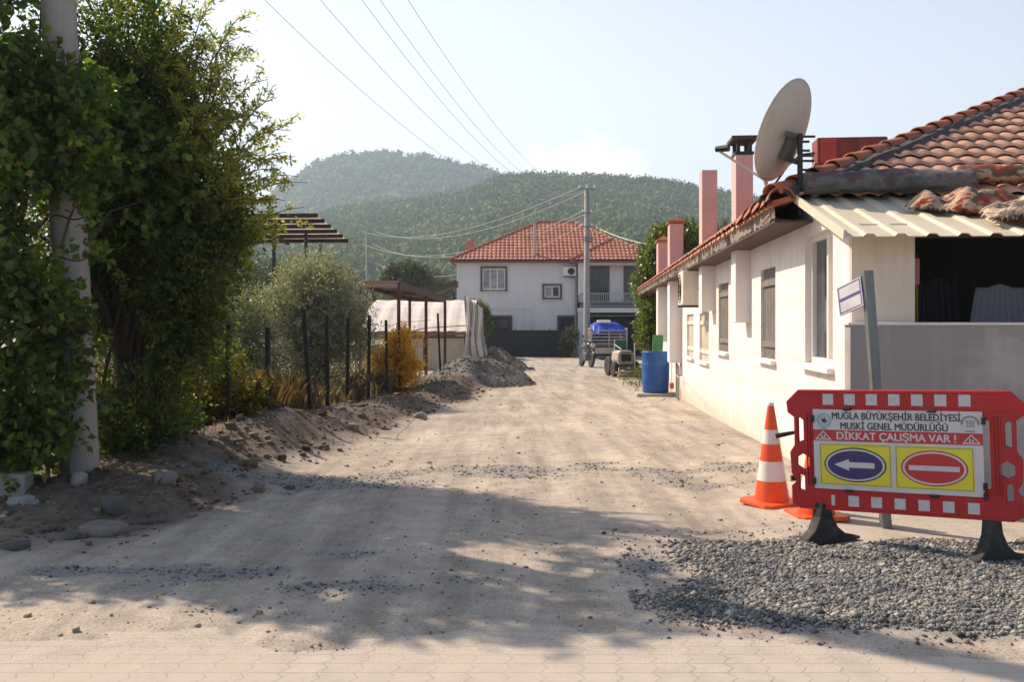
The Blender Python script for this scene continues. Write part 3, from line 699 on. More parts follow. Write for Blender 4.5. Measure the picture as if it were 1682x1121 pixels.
# chimneys: plastered flues hung on the road wall and rising through the eave
def chimney(y, wid, pr, zb, zt, cap, lab=None):
    m = MB(); m.box((-pr/2+.02, y+wid/2, (zb+2.5)/2), (pr+.04, wid, 2.5-zb), bev=.012)
    lw = m.build('chimney_breast', WHITE, house)
    m = MB(); m.box((-pr/2+.02, y+wid/2, (2.503+zt)/2), (pr+.04-.01, wid-.01, zt-2.503), bev=.012)
    c = m.build('chimney', PINK, house)
    if lab: c['label'] = lab
    xc = -pr/2+.02
    if cap == 'slab':
        MB().box((xc, y+wid/2, zt+.21), (pr+.14, wid+.12, .05), bev=.01).build('chimney_cap', DARKMORTAR, c)
        q = MB()
        for sx in (-1, 1):
            for sy in (-1, 1): q.box((xc+sx*(pr/2-.02), y+wid/2+sy*(wid/2-.04), zt+.0925), (.045, .06, .185))
        q.box((xc, y+wid/2, zt+.02), (pr+.05, wid+.02, .035)); q.build('cap_pillar', STEELDK, c)
    elif cap == 'tile':
        q = MB(); q.box((xc, y+wid/2, zt+.03), (pr+.12, wid+.1, .05), bev=.015); q.add([(xc-pr/2-.05, y-.04, zt+.056), (xc+pr/2+.05, y-.04, zt+.056), (xc+pr/2+.05, y+wid+.04, zt+.056), (xc-pr/2-.05, y+wid+.04, zt+.056), (xc, y+.1, zt+.17), (xc, y+wid-.1, zt+.17)], [(0, 1, 4), (1, 2, 5, 4), (2, 3, 5), (3, 0, 4, 5)])
        q.build('chimney_cap', TILE, c)
    return c
chimney(12.78, .40, .19, 1.42, 3.58, 'slab', 'nearest pink chimney with a dark open cap')
chimney(16.25, .42, .22, 1.62, 3.92, None, 'tall plain pink chimney without a cap')
chimney(21.9, .55, .27, .55, 3.62, 'tile', 'pink chimney topped with terracotta')
chimney(25.4, .6, .27, .95, 3.5, 'tile', 'farthest shorter pink chimney')
# porch: pillar, half wall, lean-to tin roof
MB().box((.25, 8.02, 1.80), (.49, .16, .80)).build('pillar', CREAM, house)
hw = MB(); hw.box((3.9, 7.85, .55), (7.9, .17, 1.69)); hw.build('porch_wall', PORCHM, house)
MB().box((3.9, 7.855, 1.404), (7.94, .21, .022), bev=.006).build('porch_ledge', WHITE, house)
ct = MB(); A0, A1, zA0, zA1 = 7.48, 9.62, 2.06, 2.66; n = 6.6/.23
prof = []
for k in range(int(n)+1):
    b = -.16+k*.23; prof += [(b, 0), (b+.13, 0), (b+.155, .022), (b+.205, .022)]
vs = []
for (yy_, zz) in ((A0, zA0), (A1, zA1)):
    vs += [(p, yy_, zz+q) for p, q in prof]+[(p, yy_, zz+q-.006) for p, q in prof]
K = len(prof); fs = []
for i in range(K-1): fs += [(i, i+1, 2*K+i+1, 2*K+i), (K+i, K+i+1, 3*K+i+1, 3*K+i), (i, i+1, K+i+1, K+i)]
ct.add(vs, fs); ct.build('porch_roof', TIN, house)
MB().bar((-.168, A0-.01, zA0+.012), (-.168, A1, zA1+.012), .02, .075).build('roof_edge_flashing', plain('pale_flashing', (.66, .58, .46), .5, .08), house)
bm_ = MB(); bm_.box((3.4, 8.02, 2.14), (5.8, .12, .10)); bm_.box((3.4, 9.5, 2.55), (6.4, .10, .08)); bm_.build('porch_beam', WOODDK, house)
gbl = MB(); gbl.add([(.0, 7.98, 2.2), (.0, 9.6, 2.62), (.0, 9.6, 2.6), (.0, 7.98, 2.15)], [(0, 1, 2, 3)])
iw = MB()
iw.box((3.9, 10.17, 1.55), (1.9, .04, .06)); iw.box((3.9, 10.17, 2.15), (1.9, .04, .06))
for k in range(5): iw.box((2.98+k*.46, 10.17, 1.85), (.05, .045, .54))
ifr = iw.build('porch_window', STEELDK, house); MB().box((3.9, 10.185, 1.85), (1.85, .012, .6)).build('pane', GLASS, ifr)
# things on and about the long house
def hthing(name, label, cat, x, y, z, group=None, rz=0, rx=0, ry=0):
    return thing(name, label, cat, H(x, y, z), (rx, ry, HROT+rz), group)
ac = hthing('air_conditioner', 'cream outdoor air conditioner bracketed under the eave of the long house', 'air conditioner', 0, 17.75, 1.72)
MB().box((-.27, 0, .32), (.30, .86, .60), bev=.02).build('casing', CREAM, ac)
g = MB()
for r in (.08, .14, .20, .255): g.tube([(-.425, .1+r*math.cos(t*math.pi/10), .32+r*math.sin(t*math.pi/10)) for t in range(21)], .006, 5, cap=False)
g.build('fan_grille', STEELDK, ac)
q = MB()
for s in (-.32, .32): q.box((-.22, s, .0), (.44, .04, .03)); q.box((-.015, s, .15), (.03, .04, .32))
q.each('bracket', STEELDK, ac)
MB().tube([(-.15, -.43, .3), (-.1, -.52, .28), (-.03, -.55, .5), (-.02, -.56, .8)], .014, 6).build('hose', WOODDK, ac)

# satellite dish on the hip corner
DISH = plain('dish_paint', (.50, .455, .41), .5, .08, 2, dirt=(.32, .25, .19), dirtamt=.4, streak=True)
dish = thing('satellite_dish', 'big pale satellite dish on a dark mast at the roof corner', 'satellite dish', (2.60, 9.42, 2.52))
n = Vector((-.70, .60, .38)).normalized(); ctr = Vector((-.03, .02, .72))
zax = n; xax = Vector((0, 0, 1)).cross(n).normalized(); yax = n.cross(xax)
DM = Matrix.Translation(ctr) @ Matrix((xax, yax, zax)).transposed().to_4x4()
m = MB(); a_, b_ = .44, .49; vs = []; fs = []
for side in (0, 1):
    for k in range(11):
        r = k/10
        for i in range(40):
            t = 2*math.pi*i/40; vs.append((a_*r*math.cos(t), b_*r*math.sin(t), -.085*(1-r*r)-(.010 if side else 0)))
for side in (0, 1):
    for k in range(10):
        for i in range(40):
            j = (i+1) % 40; o_ = side*440; fs.append((o_+k*40+i, o_+k*40+j, o_+(k+1)*40+j, o_+(k+1)*40+i))
for i in range(40): fs.append((400+i, 400+(i+1) % 40, 840+(i+1) % 40, 840+i))
m.add(vs, fs, DM); m.tube([DM @ Vector((a_*1.0*math.cos(2*math.pi*i/40), b_*math.sin(2*math.pi*i/40), -.004)) for i in range(41)], .010, 6, cap=False)
m.build('reflector', DISH, dish, smooth=True)
m = MB(); m.box((0, -.12, -.13), (.17, .26, .06), DM, bev=.015); m.box((.05, -.02, -.15), (.26, .05, .05), DM, bev=.01); m.box((-.10, -.24, -.14), (.22, .05, .04), DM); m.build('bracket', plain('bracket_grey', (.09, .095, .09), .6, .2), dish)
back = DM @ Vector((0, -.12, -.16))
m = MB(); m.tube([(back.x+.05, back.y-.05, -.1), (back.x+.05, back.y-.05, back.z+.12)], .026, 8)
for k in range(6): m.box((back.x+.09+.01*(k*7 % 3), back.y-.05, back.z-.22+k*.06+.012*(k*5 % 3)), (.07+.03*(k*3 % 4), .03, .018))
m.build('mast', STEELDK, dish)
foc = DM @ Vector((0, -.36, .62)); low = DM @ Vector((0, -b_, 0))
m = MB(); m.tube([low, foc], .013, 6); m.build('feed_arm', plain('arm_grey', (.45, .42, .39), .5, .1), dish)
m = MB(); m.tube([foc, foc+(DM.to_3x3() @ Vector((0, .05, -.13)))], [.03, .035], 8); m.build('receiver', STEELDK, dish)
m = MB(); m.tube([low+Vector((0, 0, .02)), (low.x+.05, low.y-.06, -.05), (low.x-.05, low.y-.08, -.16)], .02, 6); m.build('stay', plain('stay_pink', (.52, .36, .29), .6, .1), dish)

# solar tank
RUST = plain('rust_red', (.25, .035, .02), .5, .45, 3, dirt=(.06, .03, .025), dirtamt=.85, streak=True)
tk = thing('water_tank', 'rusty red solar water tank standing on the roof behind the satellite dish', 'water tank', (4.37, 12.9, 3.33), (0, 0, R(-6)))
MB().box((0, 0, .30), (.88, .36, .34), bev=.022).build('tank', RUST, tk)
MB().box((-.30, -.184, .30), (.20, .012, .31), bev=.004).build('side_panel', plain('bright_red', (.42, .045, .02), .45, .3, 4, dirt=(.2, .03, .02), dirtamt=.6, streak=True), tk)
m = MB(); m.tube([(-.36, 0, -.35), (-.36, 0, .2)], .02, 6); m.tube([(.36, 0, -.1), (.36, 0, .2)], .02, 6); m.bar((-.36, 0, -.02), (.36, 0, .12), .03, .03); m.each('stand', RUST, tk)
m = MB(); m.tube([(-.43, 0, .30), (-.62, -.02, .28), (-.8, -.1, .12), (-1.1, -.3, -.3)], .014, 6); m.tube([(-.42, 0, .2), (-.55, -.1, -.1), (-.7, -.2, -.3)], .012, 6); m.each('pipe', STEELDK, tk)

# carpets laid out on the tin roof
def fabric(name, cols, scale=5):
    m, nt, bs = _new(name); n = _noise(nt, scale, 5, .6, mapscale=(1, 2.2, 1.6))
    r = _ramp(nt, n.outputs['Fac'], [(.3+.4*k/(len(cols)-1), c) for k, c in enumerate(cols)])
    r.color_ramp.interpolation = 'EASE'
    f = _noise(nt, 220, 2); L2 = _ramp(nt, f.outputs['Fac'], [(.3, (.75,)*3), (.7, (1.2,)*3)])
    nt.links.new(_mix(nt, 1, r.outputs[0], L2.outputs[0], 'MULTIPLY'), bs.inputs['Base Color'])
    bs.inputs['Roughness'].default_value = .95; bs.inputs['Specular IOR Level'].default_value = .1
    _bump(nt, bs, f.outputs['Fac'], .5, .006); return m
CARG = fabric('grey_carpet', [(.075, .082, .085), (.12, .125, .125), (.17, .165, .16), (.13, .085, .09), (.09, .095, .10)], 3.5)
CARR = fabric('red_carpet', [(.05, .035, .03), (.24, .035, .028), (.50, .36, .24), (.10, .09, .085), (.36, .07, .045), (.62, .48, .34)], 3.6)
CARP = fabric('patterned_rug', [(.10, .095, .09), (.55, .42, .29), (.085, .08, .08), (.62, .47, .34), (.40, .15, .10)], 3.2)
def roll(name, lab, cat, p0, p1, r, mat, seed, lump=.3, sag=0):
    p0 = Vector(p0); p1 = Vector(p1); o = thing(name, lab, cat, p0)
    m = MB(); d = p1-p0; N_ = 56; vs = []; fs = []; M_ = 26
    u = d.normalized().cross(Vector((0, 0, 1))).normalized(); q = u.cross(d.normalized())
    for k in range(N_+1):
        t = k/N_; c = d*t+Vector((0, 0, -sag*math.sin(math.pi*t)))
        for i in range(M_):
            a = 2*math.pi*i/M_
            rr = r*(1+lump*float(fbm(np.array([t*5+seed]), np.array([math.cos(a)*1.3+math.sin(a)*.7+t*2.2]), 4, seed)[0])*1.4+.05*math.sin(a*3+t*22))
            rr *= 1-.12*(k in (0, N_))
            vs.append(c+u*math.cos(a)*rr*1.15+q*math.sin(a)*rr*.85)
    for k in range(N_):
        for i in range(M_): j = (i+1) % M_; fs.append((k*M_+i, k*M_+j, (k+1)*M_+j, (k+1)*M_+i))
    fs += [tuple(range(M_)), tuple(N_*M_+i for i in range(M_))]
    m.add(vs, fs); m.build('roll', mat, o, smooth=True)
    return o
roll('rolled_carpet', 'long dark grey rolled carpet lying across the top of the tin roof', 'carpet', H(-.10, 9.12, 2.70), H(1.42, 9.2, 2.72), .12, CARG, 3, .30)
roll('rolled_carpet', 'reddish rolled carpet behind the grey roll at the foot of the tiles', 'carpet', H(1.35, 9.45, 2.80), H(3.0, 9.4, 2.80), .095, CARR, 8, .35)
def heap(name, lab, cat, c, sx, sy, h, mat, seed, slope=.28):
    o = thing(name, lab, cat, c, (0, 0, HROT))
    a = np.linspace(-1, 1, 64); b = np.linspace(-1, 1, 44); A, B = np.meshgrid(a, b)
    rr = np.hypot(A, B*1.05)+.22*fbm(A*1.5+seed, B*1.5, 3, seed)
    env = np.clip(1-rr, 0, 1)**.6
    fold = np.abs(fbm(A*1.7+seed, B*1.2, 2, seed+1))*1.2+.8*(.5+.5*np.sin(A*5.5+B*2+2.4*fbm(A*1.2, B*1.2, 2, seed+2)*2.5))*.6
    Z = env*h*(.35+fold)+B*sy*slope+.012
    k = (rr < 1.0)
    i = np.arange(A.size).reshape(A.shape); q = np.stack([i[:-1, :-1], i[:-1, 1:], i[1:, 1:], i[1:, :-1]], -1).reshape(-1, 4)
    q = q[k.ravel()[q].all(1)]
    V = np.stack([A*sx, B*sy+.06*fbm(A*4, B*4, 2, seed), Z], -1).reshape(-1, 3)
    m = MB(); m.add(V.tolist(), q.tolist()); bm = bmesh.new()
    ob = m.build('cloth', mat, o, smooth=True)
    bm.from_mesh(ob.data); bmesh.ops.delete(bm, geom=[v for v in bm.verts if not v.link_faces], context='VERTS'); bmesh.ops.solidify(bm, geom=bm.faces[:], thickness=.012); bm.to_mesh(ob.data); bm.free()
    return o
heap('patterned_rug', 'crumpled beige and grey patterned rug heaped on the tin roof', 'rug', H(1.78, 7.98, 2.23), .78, .52, .44, CARP, 5)
heap('red_rug', 'crumpled red rug lying flat on the tin roof beside the patterned rug', 'rug', H(1.10, 8.5, 2.37), .50, .32, .20, CARR, 12)
heap('folded_rug', 'terracotta coloured rug folded at the right end of the carpets on the tin roof', 'rug', H(2.75, 8.75, 2.50), .55, .45, .26, fabric('rust_rug', [(.30, .11, .05), (.48, .22, .11), (.38, .15, .07)], 4), 21)

# washing hung in the porch
def cloth(name, lab, c, w, h, mat, seed, flare=.2, folds=9):
    o = thing(name, lab, 'laundry', c, (0, 0, HROT)); m = MB(); nu, nv = 60, 24; vs = []; fs = []
    for j in range(nv+1):
        t = j/nv; ww = w*(1-flare*(1-t))
        for i in range(nu+1):
            s = i/nu-.5
            vs.append((s*ww, .035*(t*.8+.2)*math.sin(s*folds*6.28+seed+math.sin(t*3+s*5)*.6)+.02*math.sin(s*folds*14), -h*t-.02*math.sin(s*7+seed)*t-(.06*abs(s)*2 if j == 0 else 0)))
    for j in range(nv):
        for i in range(nu): a = j*(nu+1)+i; fs.append((a, a+1, a+nu+2, a+nu+1))
    m.add(vs, fs); m.build('cloth', mat, o, smooth=True)
    m = MB()
    for s in (-.35, .35): m.box((s*w, 0, .0), (.012, .02, .06))
    m.each('clothes_peg', WOODDK, o); return o
cloth('skirt', 'pale blue and white pleated skirt hanging in the dark porch', H(1.47, 8.75, 1.75), .62, .70, plain('pale_blue_cloth', (.34, .36, .46), .9, .15, 3), 1.0, .35, 9)
cloth('dark_garment', 'dark grey garment hanging beside the pale skirt in the porch', H(1.03, 9.0, 1.82), .46, .72, plain('dark_cloth', (.065, .065, .08), .95, .2, 3), 2.2, .2, 6)
cl = cloth('scarf', 'yellow and pink scarf hanging behind the porch pillar', H(.56, 8.22, 1.95), .12, .52, plain('yellow_cloth', (.50, .36, .05), .9, .15, 3), .4, .1, 3)
q = MB(); q.box((.0, -.035, -.12), (.10, .03, .22), bev=.012); qq = q.build('hood', plain('pink_cloth', (.45, .18, .24), .9, .15, 3), cl)
ln_ = hthing('clothes_line', 'thin washing line strung across the porch', 'clothes line', .3, 8.62, 1.78); MB().tube([(-.05, -.4, .16), (.6, 0.05, .05), (1.2, .14, -.02), (2.6, .14, .05)], .004, 5).build('cord', STEELDK, ln_)

# ------------------------------------------------------------------ works barrier
RED = plain('red_plastic', (.42, .013, .016), .45, .16, 4, dirt=(.26, .07, .055), dirtamt=.35, spec=.4, bump=.08, bscale=14)
RUBBER = plain('black_rubber', (.022, .021, .021), .75, .35, 8, dirt=(.12, .10, .085), dirtamt=.5)
SIGNW = plain('sign_white', (.55, .54, .56), .4, .06, 4, dirt=(.38, .35, .33), dirtamt=.5)
REFL = plain('reflective_square', (.52, .50, .52), .4, .12, 30)
SRED = plain('sign_red', (.45, .02, .025), .35, .06, 4)
SYEL = plain('sign_yellow', (.66, .60, .03), .35, .06, 4)
SBLUE = plain('sign_blue', (.035, .02, .125), .35, .06, 4)
SBLK = plain('sign_ink', (.035, .035, .045), .5, .1)
SGREY = plain('sign_grey', (.22, .23, .25), .5, .1)
SCYAN = plain('sign_cyan', (.12, .28, .42), .5, .1)
BA = math.atan2(-.70, 1.13)
bar = thing('road_works_barrier', 'red plastic road works barrier with a Turkish warning sign on black rubber feet', 'barrier', (1.83, 6.45, 0), (0, R(-1.7), BA))
Wb, z0b, z1b = 1.335, .214, .976
out = [(.05, z0b), (.0, z0b+.03), (.0, z0b+.145), (.025, z0b+.165), (.025, .40), (.0, .44), (-.005, .575), (.025, .62), (.025, .80), (-.015, .83), (-.022, .90), (.055, z1b),
       (Wb-.055, z1b), (Wb+.022, .90), (Wb+.015, .83), (Wb-.025, .80), (Wb-.025, .62), (Wb+.005, .575), (Wb, .44), (Wb-.025, .40), (Wb-.025, z0b+.165), (Wb, z0b+.145), (Wb, z0b+.03), (Wb-.05, z0b)]
def hexa(cx, cz, rx, rz): return [(cx+rx*math.cos(R(30+60*k)), cz+rz*math.sin(R(30+60*k))) for k in range(6)]
hol = [[(.165, .40), (1.17, .40), (1.17, .80), (.165, .80)]]
for sx in (0, 1):
    f_ = (lambda p: [(Wb-a, b) for a, b in p]) if sx else (lambda p: p)
    hol += [f_([(.048, .64), (.085, .655), (.085, .78), (.062, .80), (.048, .79)]), f_(hexa(.078, .515, .048, .052)), f_([(.048, .40), (.062, .385), (.085, .40), (.085, .415), (.07, .44), (.048, .45)] if False else [(.048, .335), (.085, .325), (.085, .42), (.062, .435), (.048, .425)])]
m = MB(); m.plate(out, hol, .052, FRONT, bev=.006); fr = m.build('frame', RED, bar)
rb = MB()
for sx in (0, 1):
    for k in range(3):
        x = .108+k*.018; x = Wb-x if sx else x
        rb.box((x, -.029, .595), (.008, .012, .46), bev=.002)
rb.box((Wb/2, -.028, z1b-.012), (Wb-.16, .010, .012)); rb.box((Wb/2, -.028, z0b+.010), (Wb-.12, .010, .012)); rb.box((Wb/2, -.028, .857), (Wb-.12, .010, .008))
rb.each('rib', RED, fr)
for k in range(7):
    MB().box((.247+k*.1325, -.0275, .917), (.066, .003, .070)).build('reflector', REFL, bar)
    MB().box((.25+k*.1375+(0 if k else .012), -.0275, .280), (.064 if k else .022, .003, .066)).build('reflector', REFL, bar)
board = MB().box((.6445, -.034, .602), (.985, .010, .502), bev=.002).build('sign_board', SIGNW, bar); board['label'] = 'white sign board with black lettering, a red band and two yellow panels'
def sg(name, mb, mat): return mb.build(name, mat, board)
fz = -.0392
def FM(x, z, lift=0.0): return Matrix.Translation((x, fz-lift, z)) @ FRONT
sg('red_band', MB().box((.6445, fz-.001, .690), (.983, .002, .070)), SRED)
sg('lettering', MB().text('MUĞLA BÜYÜKŞEHİR BELEDİYESİ', .060, FM(.645, .812) @ Matrix.Diagonal((.82, 1, 1, 1)), .0008, .0016), SBLK)
sg('lettering', MB().text('MUSKİ GENEL MÜDÜRLÜĞÜ', .060, FM(.635, .750) @ Matrix.Diagonal((.82, 1, 1, 1)), .0008, .0016), SBLK)
sg('warning_lettering', MB().text('DİKKAT ÇALIŞMA VAR !', .066, FM(.645, .687, .0025) @ Matrix.Diagonal((.97, 1, 1, 1)), .0008, .0018), SIGNW)
def circ(cx, cz, rx, rz, n=40): return [(cx+rx*math.cos(2*math.pi*i/n), cz+rz*math.sin(2*math.pi*i/n)) for i in range(n)]
for cx in (.215, 1.075):
    m = MB(); m.plate([(cx-.052, .662), (cx+.052, .662), (cx, .720)], [[(cx-.038, .669), (cx+.038, .669), (cx, .710)]], .002, FM(0, 0, .003)); m.box((cx-.008, fz-.003, .683), (.007, .002, .020)); m.box((cx+.008, fz-.003, .683), (.007, .002, .020)); m.box((cx, fz-.003, .676), (.030, .002, .006)); sg('warning_triangle', m, SIGNW)
# two emblems: a blue drop in a ring, a grey arched seal
m = MB(); m.plate(circ(.222, .785, .044, .044), [circ(.222, .785, .038, .038)], .002, FM(0, 0)); m.plate(circ(.222, .785, .031, .031), [circ(.222, .785, .028, .028)], .002, FM(0, 0)); m.box((.222, fz-.001, .732), (.034, .002, .008)); sg('emblem', m, SCYAN)
m = MB(); m.plate([(.205, .785), (.212, .772), (.226, .766), (.238, .776), (.241, .788), (.230, .790), (.226, .806), (.218, .794), (.206, .796)], [], .002, FM(0, 0, .001)); sg('emblem_drop', m, SBLUE)
m = MB(); m.plate([(1.07+.052*math.cos(R(a)), .778+.052*math.sin(R(a))) for a in range(-8, 190, 9)]+[(1.07+.040*math.cos(R(a)), .778+.040*math.sin(R(a))) for a in range(188, -9, -9)], [], .002, FM(0, 0))
for dz_ in (-.018, -.004, .010):
    for dx_ in (-.016, 0, .016): m.box((1.07+dx_, fz-.001, .785+dz_), (.011, .002, .009))
m.box((1.07, fz-.001, .737), (.05, .002, .008)); sg('emblem', m, SGREY)
for cx, mat in ((.405, SBLUE), (.865, SRED)):
    wpan = .218 if cx < .6 else .222
    pn = MB(); pn.plate([(cx-wpan, .378), (cx+wpan, .378), (cx+wpan, .640), (cx-wpan, .640)], [], .002, FM(0, 0)); sg('yellow_panel', pn, SYEL)
    e = MB(); e.plate([(cx-wpan+.006, .384), (cx+wpan-.006, .384), (cx+wpan-.006, .634), (cx-wpan+.006, .634)], [[(cx-wpan+.010, .388), (cx+wpan-.010, .388), (cx+wpan-.010, .630), (cx-wpan+.010, .630)]], .002, FM(0, 0, .002)); sg('panel_line', e, SGREY)
    e = MB(); e.plate(circ(cx, .509, .188, .108), [], .002, FM(0, 0, .002)); sg('oval_rim', e, SBLK if mat is SBLUE else SRED)
    e = MB(); e.plate(circ(cx, .509, .179, .100), [], .002, FM(0, 0, .004)); sg('oval_ring', e, SIGNW)
    e = MB(); e.plate(circ(cx, .509, .166, .089), [], .002, FM(0, 0, .006)); sg('oval', e, mat)
    e = MB()
    if mat is SBLUE: e.plate([(cx-.125, .509), (cx-.035, .545), (cx-.035, .526), (cx+.118, .526), (cx+.118, .492), (cx-.035, .492), (cx-.035, .473)], [], .002, FM(0, 0, .008)); sg('arrow', e, SIGNW)
    else: e.plate([(cx-.142, .494), (cx+.142, .494), (cx+.142, .524), (cx-.142, .524)], [], .002, FM(0, 0, .008)); sg('white_bar', e, SIGNW)
for x, z in ((.365, .858), (.86, .852), (.365, .345), (.86, .343), (.150, .795), (1.142, .80), (.150, .40), (1.142, .415), (1.142, .358)):
    MB().box((x, -.042, z), (.05 if .2 < x < 1 else .022, .03, .018 if .2 < x < 1 else .045), bev=.004).build('clamp', RUBBER, bar)
hd = MB(); hd.tube([(.03, 0, .700), (-.03, -.03, .688), (-.088, -.05, .676)], [.011, .015, .017], 8); hd.build('lock_handle', RUBBER, bar)
hd = MB(); hd.tube([(.03, 0, .405), (-.005, -.02, .405)], .018, 8); hd.build('lock_knob', RUBBER, bar)
for u_, zo in ((.185, 0.0), (1.165, -.035)):
    ft = MB(); pts = [(-.27, 0), (.27, 0), (.27, .022), (.17, .045), (.10, .095), (.055, .17), (.04, .255), (-.04, .255), (-.055, .17), (-.10, .095), (-.17, .045), (-.27, .022)]
    FMt = Matrix.Translation((u_, 0, zo)) @ rotm(62, 'Z') @ FRONT
    ft.plate(pts, [], .075, FMt, bev=.008)
    ft.box((0, 0, .010), (.56, .11, .02), Matrix.Translation((u_, 0, zo)) @ rotm(62, 'Z'), bev=.006)
    ft.build('foot', RUBBER, bar)

# ------------------------------------------------------------------ cones
ORANGE = plain('orange_plastic', (.80, .09, .012), .45, .12, 4, dirt=(.45, .12, .05), dirtamt=.4)
CWHITE = plain('cone_white', (.75, .70, .66), .5, .08, 6, dirt=(.45, .38, .32), dirtamt=.4)
def cone():
    o = thing('traffic_cone', 'upright orange and white traffic cone standing by the left end of the barrier', 'traffic cone', (2.0, 7.66, gz1(2.0, 7.66)+.004), (R(1.5), R(-2), R(24)))
    b = MB(); b.plate([(-.19, -.15), (-.15, -.19), (.15, -.19), (.19, -.15), (.19, .15), (.15, .19), (-.15, .19), (-.19, .15)], [], .032, T(0, 0, .016), bev=.007); b.build('base', ORANGE, o)
    def rr(z): return .132-(z-.03)*.148
    def band(z0, z1, mat, nm, ex=0):
        m = MB(); m.lathe([(rr(z0)-.03, z0), (rr(z0)+ex, z0), (rr(z1)+ex, z1), (max(.004, rr(z1)-.03), z1)], 28); ob = m.build(nm, mat, o); smooth_by_angle(ob)
    band(.032, .185, ORANGE, 'body'); band(.186, .335, CWHITE, 'white_band', .001); band(.336, .465, ORANGE, 'body'); band(.466, .575, CWHITE, 'white_band', .001); band(.576, .755, ORANGE, 'body'); band(.756, .78, CWHITE, 'tip')
    return o
c1 = cone(); c1['group'] = 'traffic cones by the barrier'
c2 = copy_tree(c1); c2['label'] = 'orange traffic cone mostly hidden behind the left end of the barrier'; c2.location = (2.20, 7.2, .006); c2.rotation_euler = (0, 0, R(4))

# ------------------------------------------------------------------ street name post
POSTM = plain('galvanised', (.20, .215, .22), .5, .2, 8, .5, dirt=(.12, .10, .08), dirtamt=.4, streak=True)
ps = thing('street_sign', 'leaning grey street name post with a small blue and white plate', 'street sign', (2.575, 6.84, -.03))
m = MB(); m.bar((0, 0, -.05), (-.135, 0, 1.80), .062, .062); m.build('post', POSTM, ps)
pm = Matrix.Translation((-.19, .17, 1.625)) @ rotm(100, 'Z') @ rotm(12, 'Y') @ Matrix.Scale(.84, 4)
m = MB(); m.box((0, 0, 0), (.40, .012, .25), pm, bev=.004); pl = m.build('name_plate', plain('plate_blue', (.10, .085, .30), .4, .08), ps)
m = MB()
for s in (1, -1):
    m.box((0, s*.0075, .058), (.34, .003, .088), pm); m.box((0, s*.0075, -.058), (.34, .003, .088), pm)
m.each('white_panel', SIGNW, pl)
m = MB()
for s in (1, -1):
    m.box((0, s*.0075, .117), (.40, .0035, .010), pm); m.box((0, s*.0075, -.117), (.40, .0035, .010), pm); m.box((.194, s*.0075, 0), (.010, .0035, .224), pm); m.box((-.194, s*.0075, 0), (.010, .0035, .224), pm)
m.build('white_border', SIGNW, pl)
# ------------------------------------------------------------------ blue barrel & neighbours
BLUE = plain('blue_plastic', (.018, .10, .34), .42, .18, 3, dirt=(.16, .18, .24), dirtamt=.3, streak=True, spec=.4)
bx, by = 3.36, 23.3
br_ = thing('blue_barrel', 'blue plastic barrel standing on a slab at the house corner', 'barrel', (bx, by, gz1(bx, by)+.075))
m = MB(); m.lathe([(.02, 0), (.27, 0), (.295, .02), (.30, .06), (.315, .30), (.32, .33), (.315, .36), (.322, .62), (.326, .65), (.32, .68), (.305, .90), (.312, .915), (.312, .945), (.295, .95), (.285, .90), (.28, .2), (.02, .2)], 36); ob = m.build('body', BLUE, br_); smooth_by_angle(ob, 50)
m = MB(); m.tube([(.29*math.cos(t*math.pi/14), .29*math.sin(t*math.pi/14), .952) for t in range(29)], .022, 6, cap=False); m.build('rim', BLUE, br_, smooth=True)
sl = MB().box((0, 0, 0), (.95, .9, .10), bev=.02).build('concrete_slab', plain('concrete', (.36, .34, .32), .9, .15, 5, bump=.3), None); sl.location = (bx+.02, by, gz1(bx, by)+.025); sl.rotation_euler = (0, 0, HROT)
tag(sl, 'low concrete slab under the blue barrel', 'slab')
gp = thing('green_board', 'upright green board leaning behind the blue barrel', 'board', (3.55, 24.6, gz1(3.5, 24.6)), (R(-4), R(3), 0))
m = MB(); m.box((0, 0, .72), (.26, .05, 1.44), bev=.008); m.build('board', plain('green_paint', (.06, .24, .07), .6, .25, 4), gp)
m = MB(); m.box((0, -.03, .4), (.26, .02, .05)); m.box((0, -.03, 1.2), (.26, .02, .05)); m.each('batten', plain('green_paint', (0, 0, 0)), gp)
pp = hthing('water_pipes', 'thin grey water pipes and a red valve against the white wall beside the barrel', 'pipes', -.08, 21.8, -.3)
m = MB(); m.tube([(0, 0, 0), (0, 0, .75), (0, .25, .8), (0, .6, .8)], .022, 7); m.tube([(-.05, -.5, 0), (-.05, -.5, .55), (-.05, -.2, .6), (.05, -.2, .6)], .02, 7); m.tube([(0, .5, 0), (0, .5, 1.1), (.06, .5, 1.1)], .02, 7); m.each('pipe', plain('pipe_grey', (.32, .30, .29), .5, .15), pp)
m = MB(); m.lathe([(.02, 0), (.07, .01), (.07, .09), (.02, .1)], 12, T(-.06, .45, .33) @ rotm(-90, 'Y')); m.build('valve', plain('valve_red', (.45, .09, .05), .5, .2), pp)

# ------------------------------------------------------------------ hand tractor, motorcycle, truck
def wheel(parent, M, r, w, spokes=5):
    t = MB(); t.lathe([(r*.66, -w*.42), (r*.86, -w*.5), (r*.97, -w*.36), (r, 0), (r*.97, w*.36), (r*.86, w*.5), (r*.66, w*.42), (r*.62, 0)], 24, M); ty = t.build('wheel', RUBBER, parent, smooth=True)
    q = MB(); q.lathe([(r*.12, -w*.4), (r*.16, w*.4)], 10, M)
    for k in range(spokes):
        a = 2*math.pi*k/spokes; q.tube([(r*.1*math.cos(a), r*.1*math.sin(a), 0), (r*.66*math.cos(a), r*.66*math.sin(a), 0)], r*.06, 5, M)
    q.lathe([(r*.60, -w*.3), (r*.66, -w*.3), (r*.66, w*.3), (r*.60, w*.3)], 24, M); q.build('rim', plain('rim_grey', (.11, .105, .10), .5, .3, 5, .4), ty)
    return ty
ROT_Y = rotm(90, 'Y')
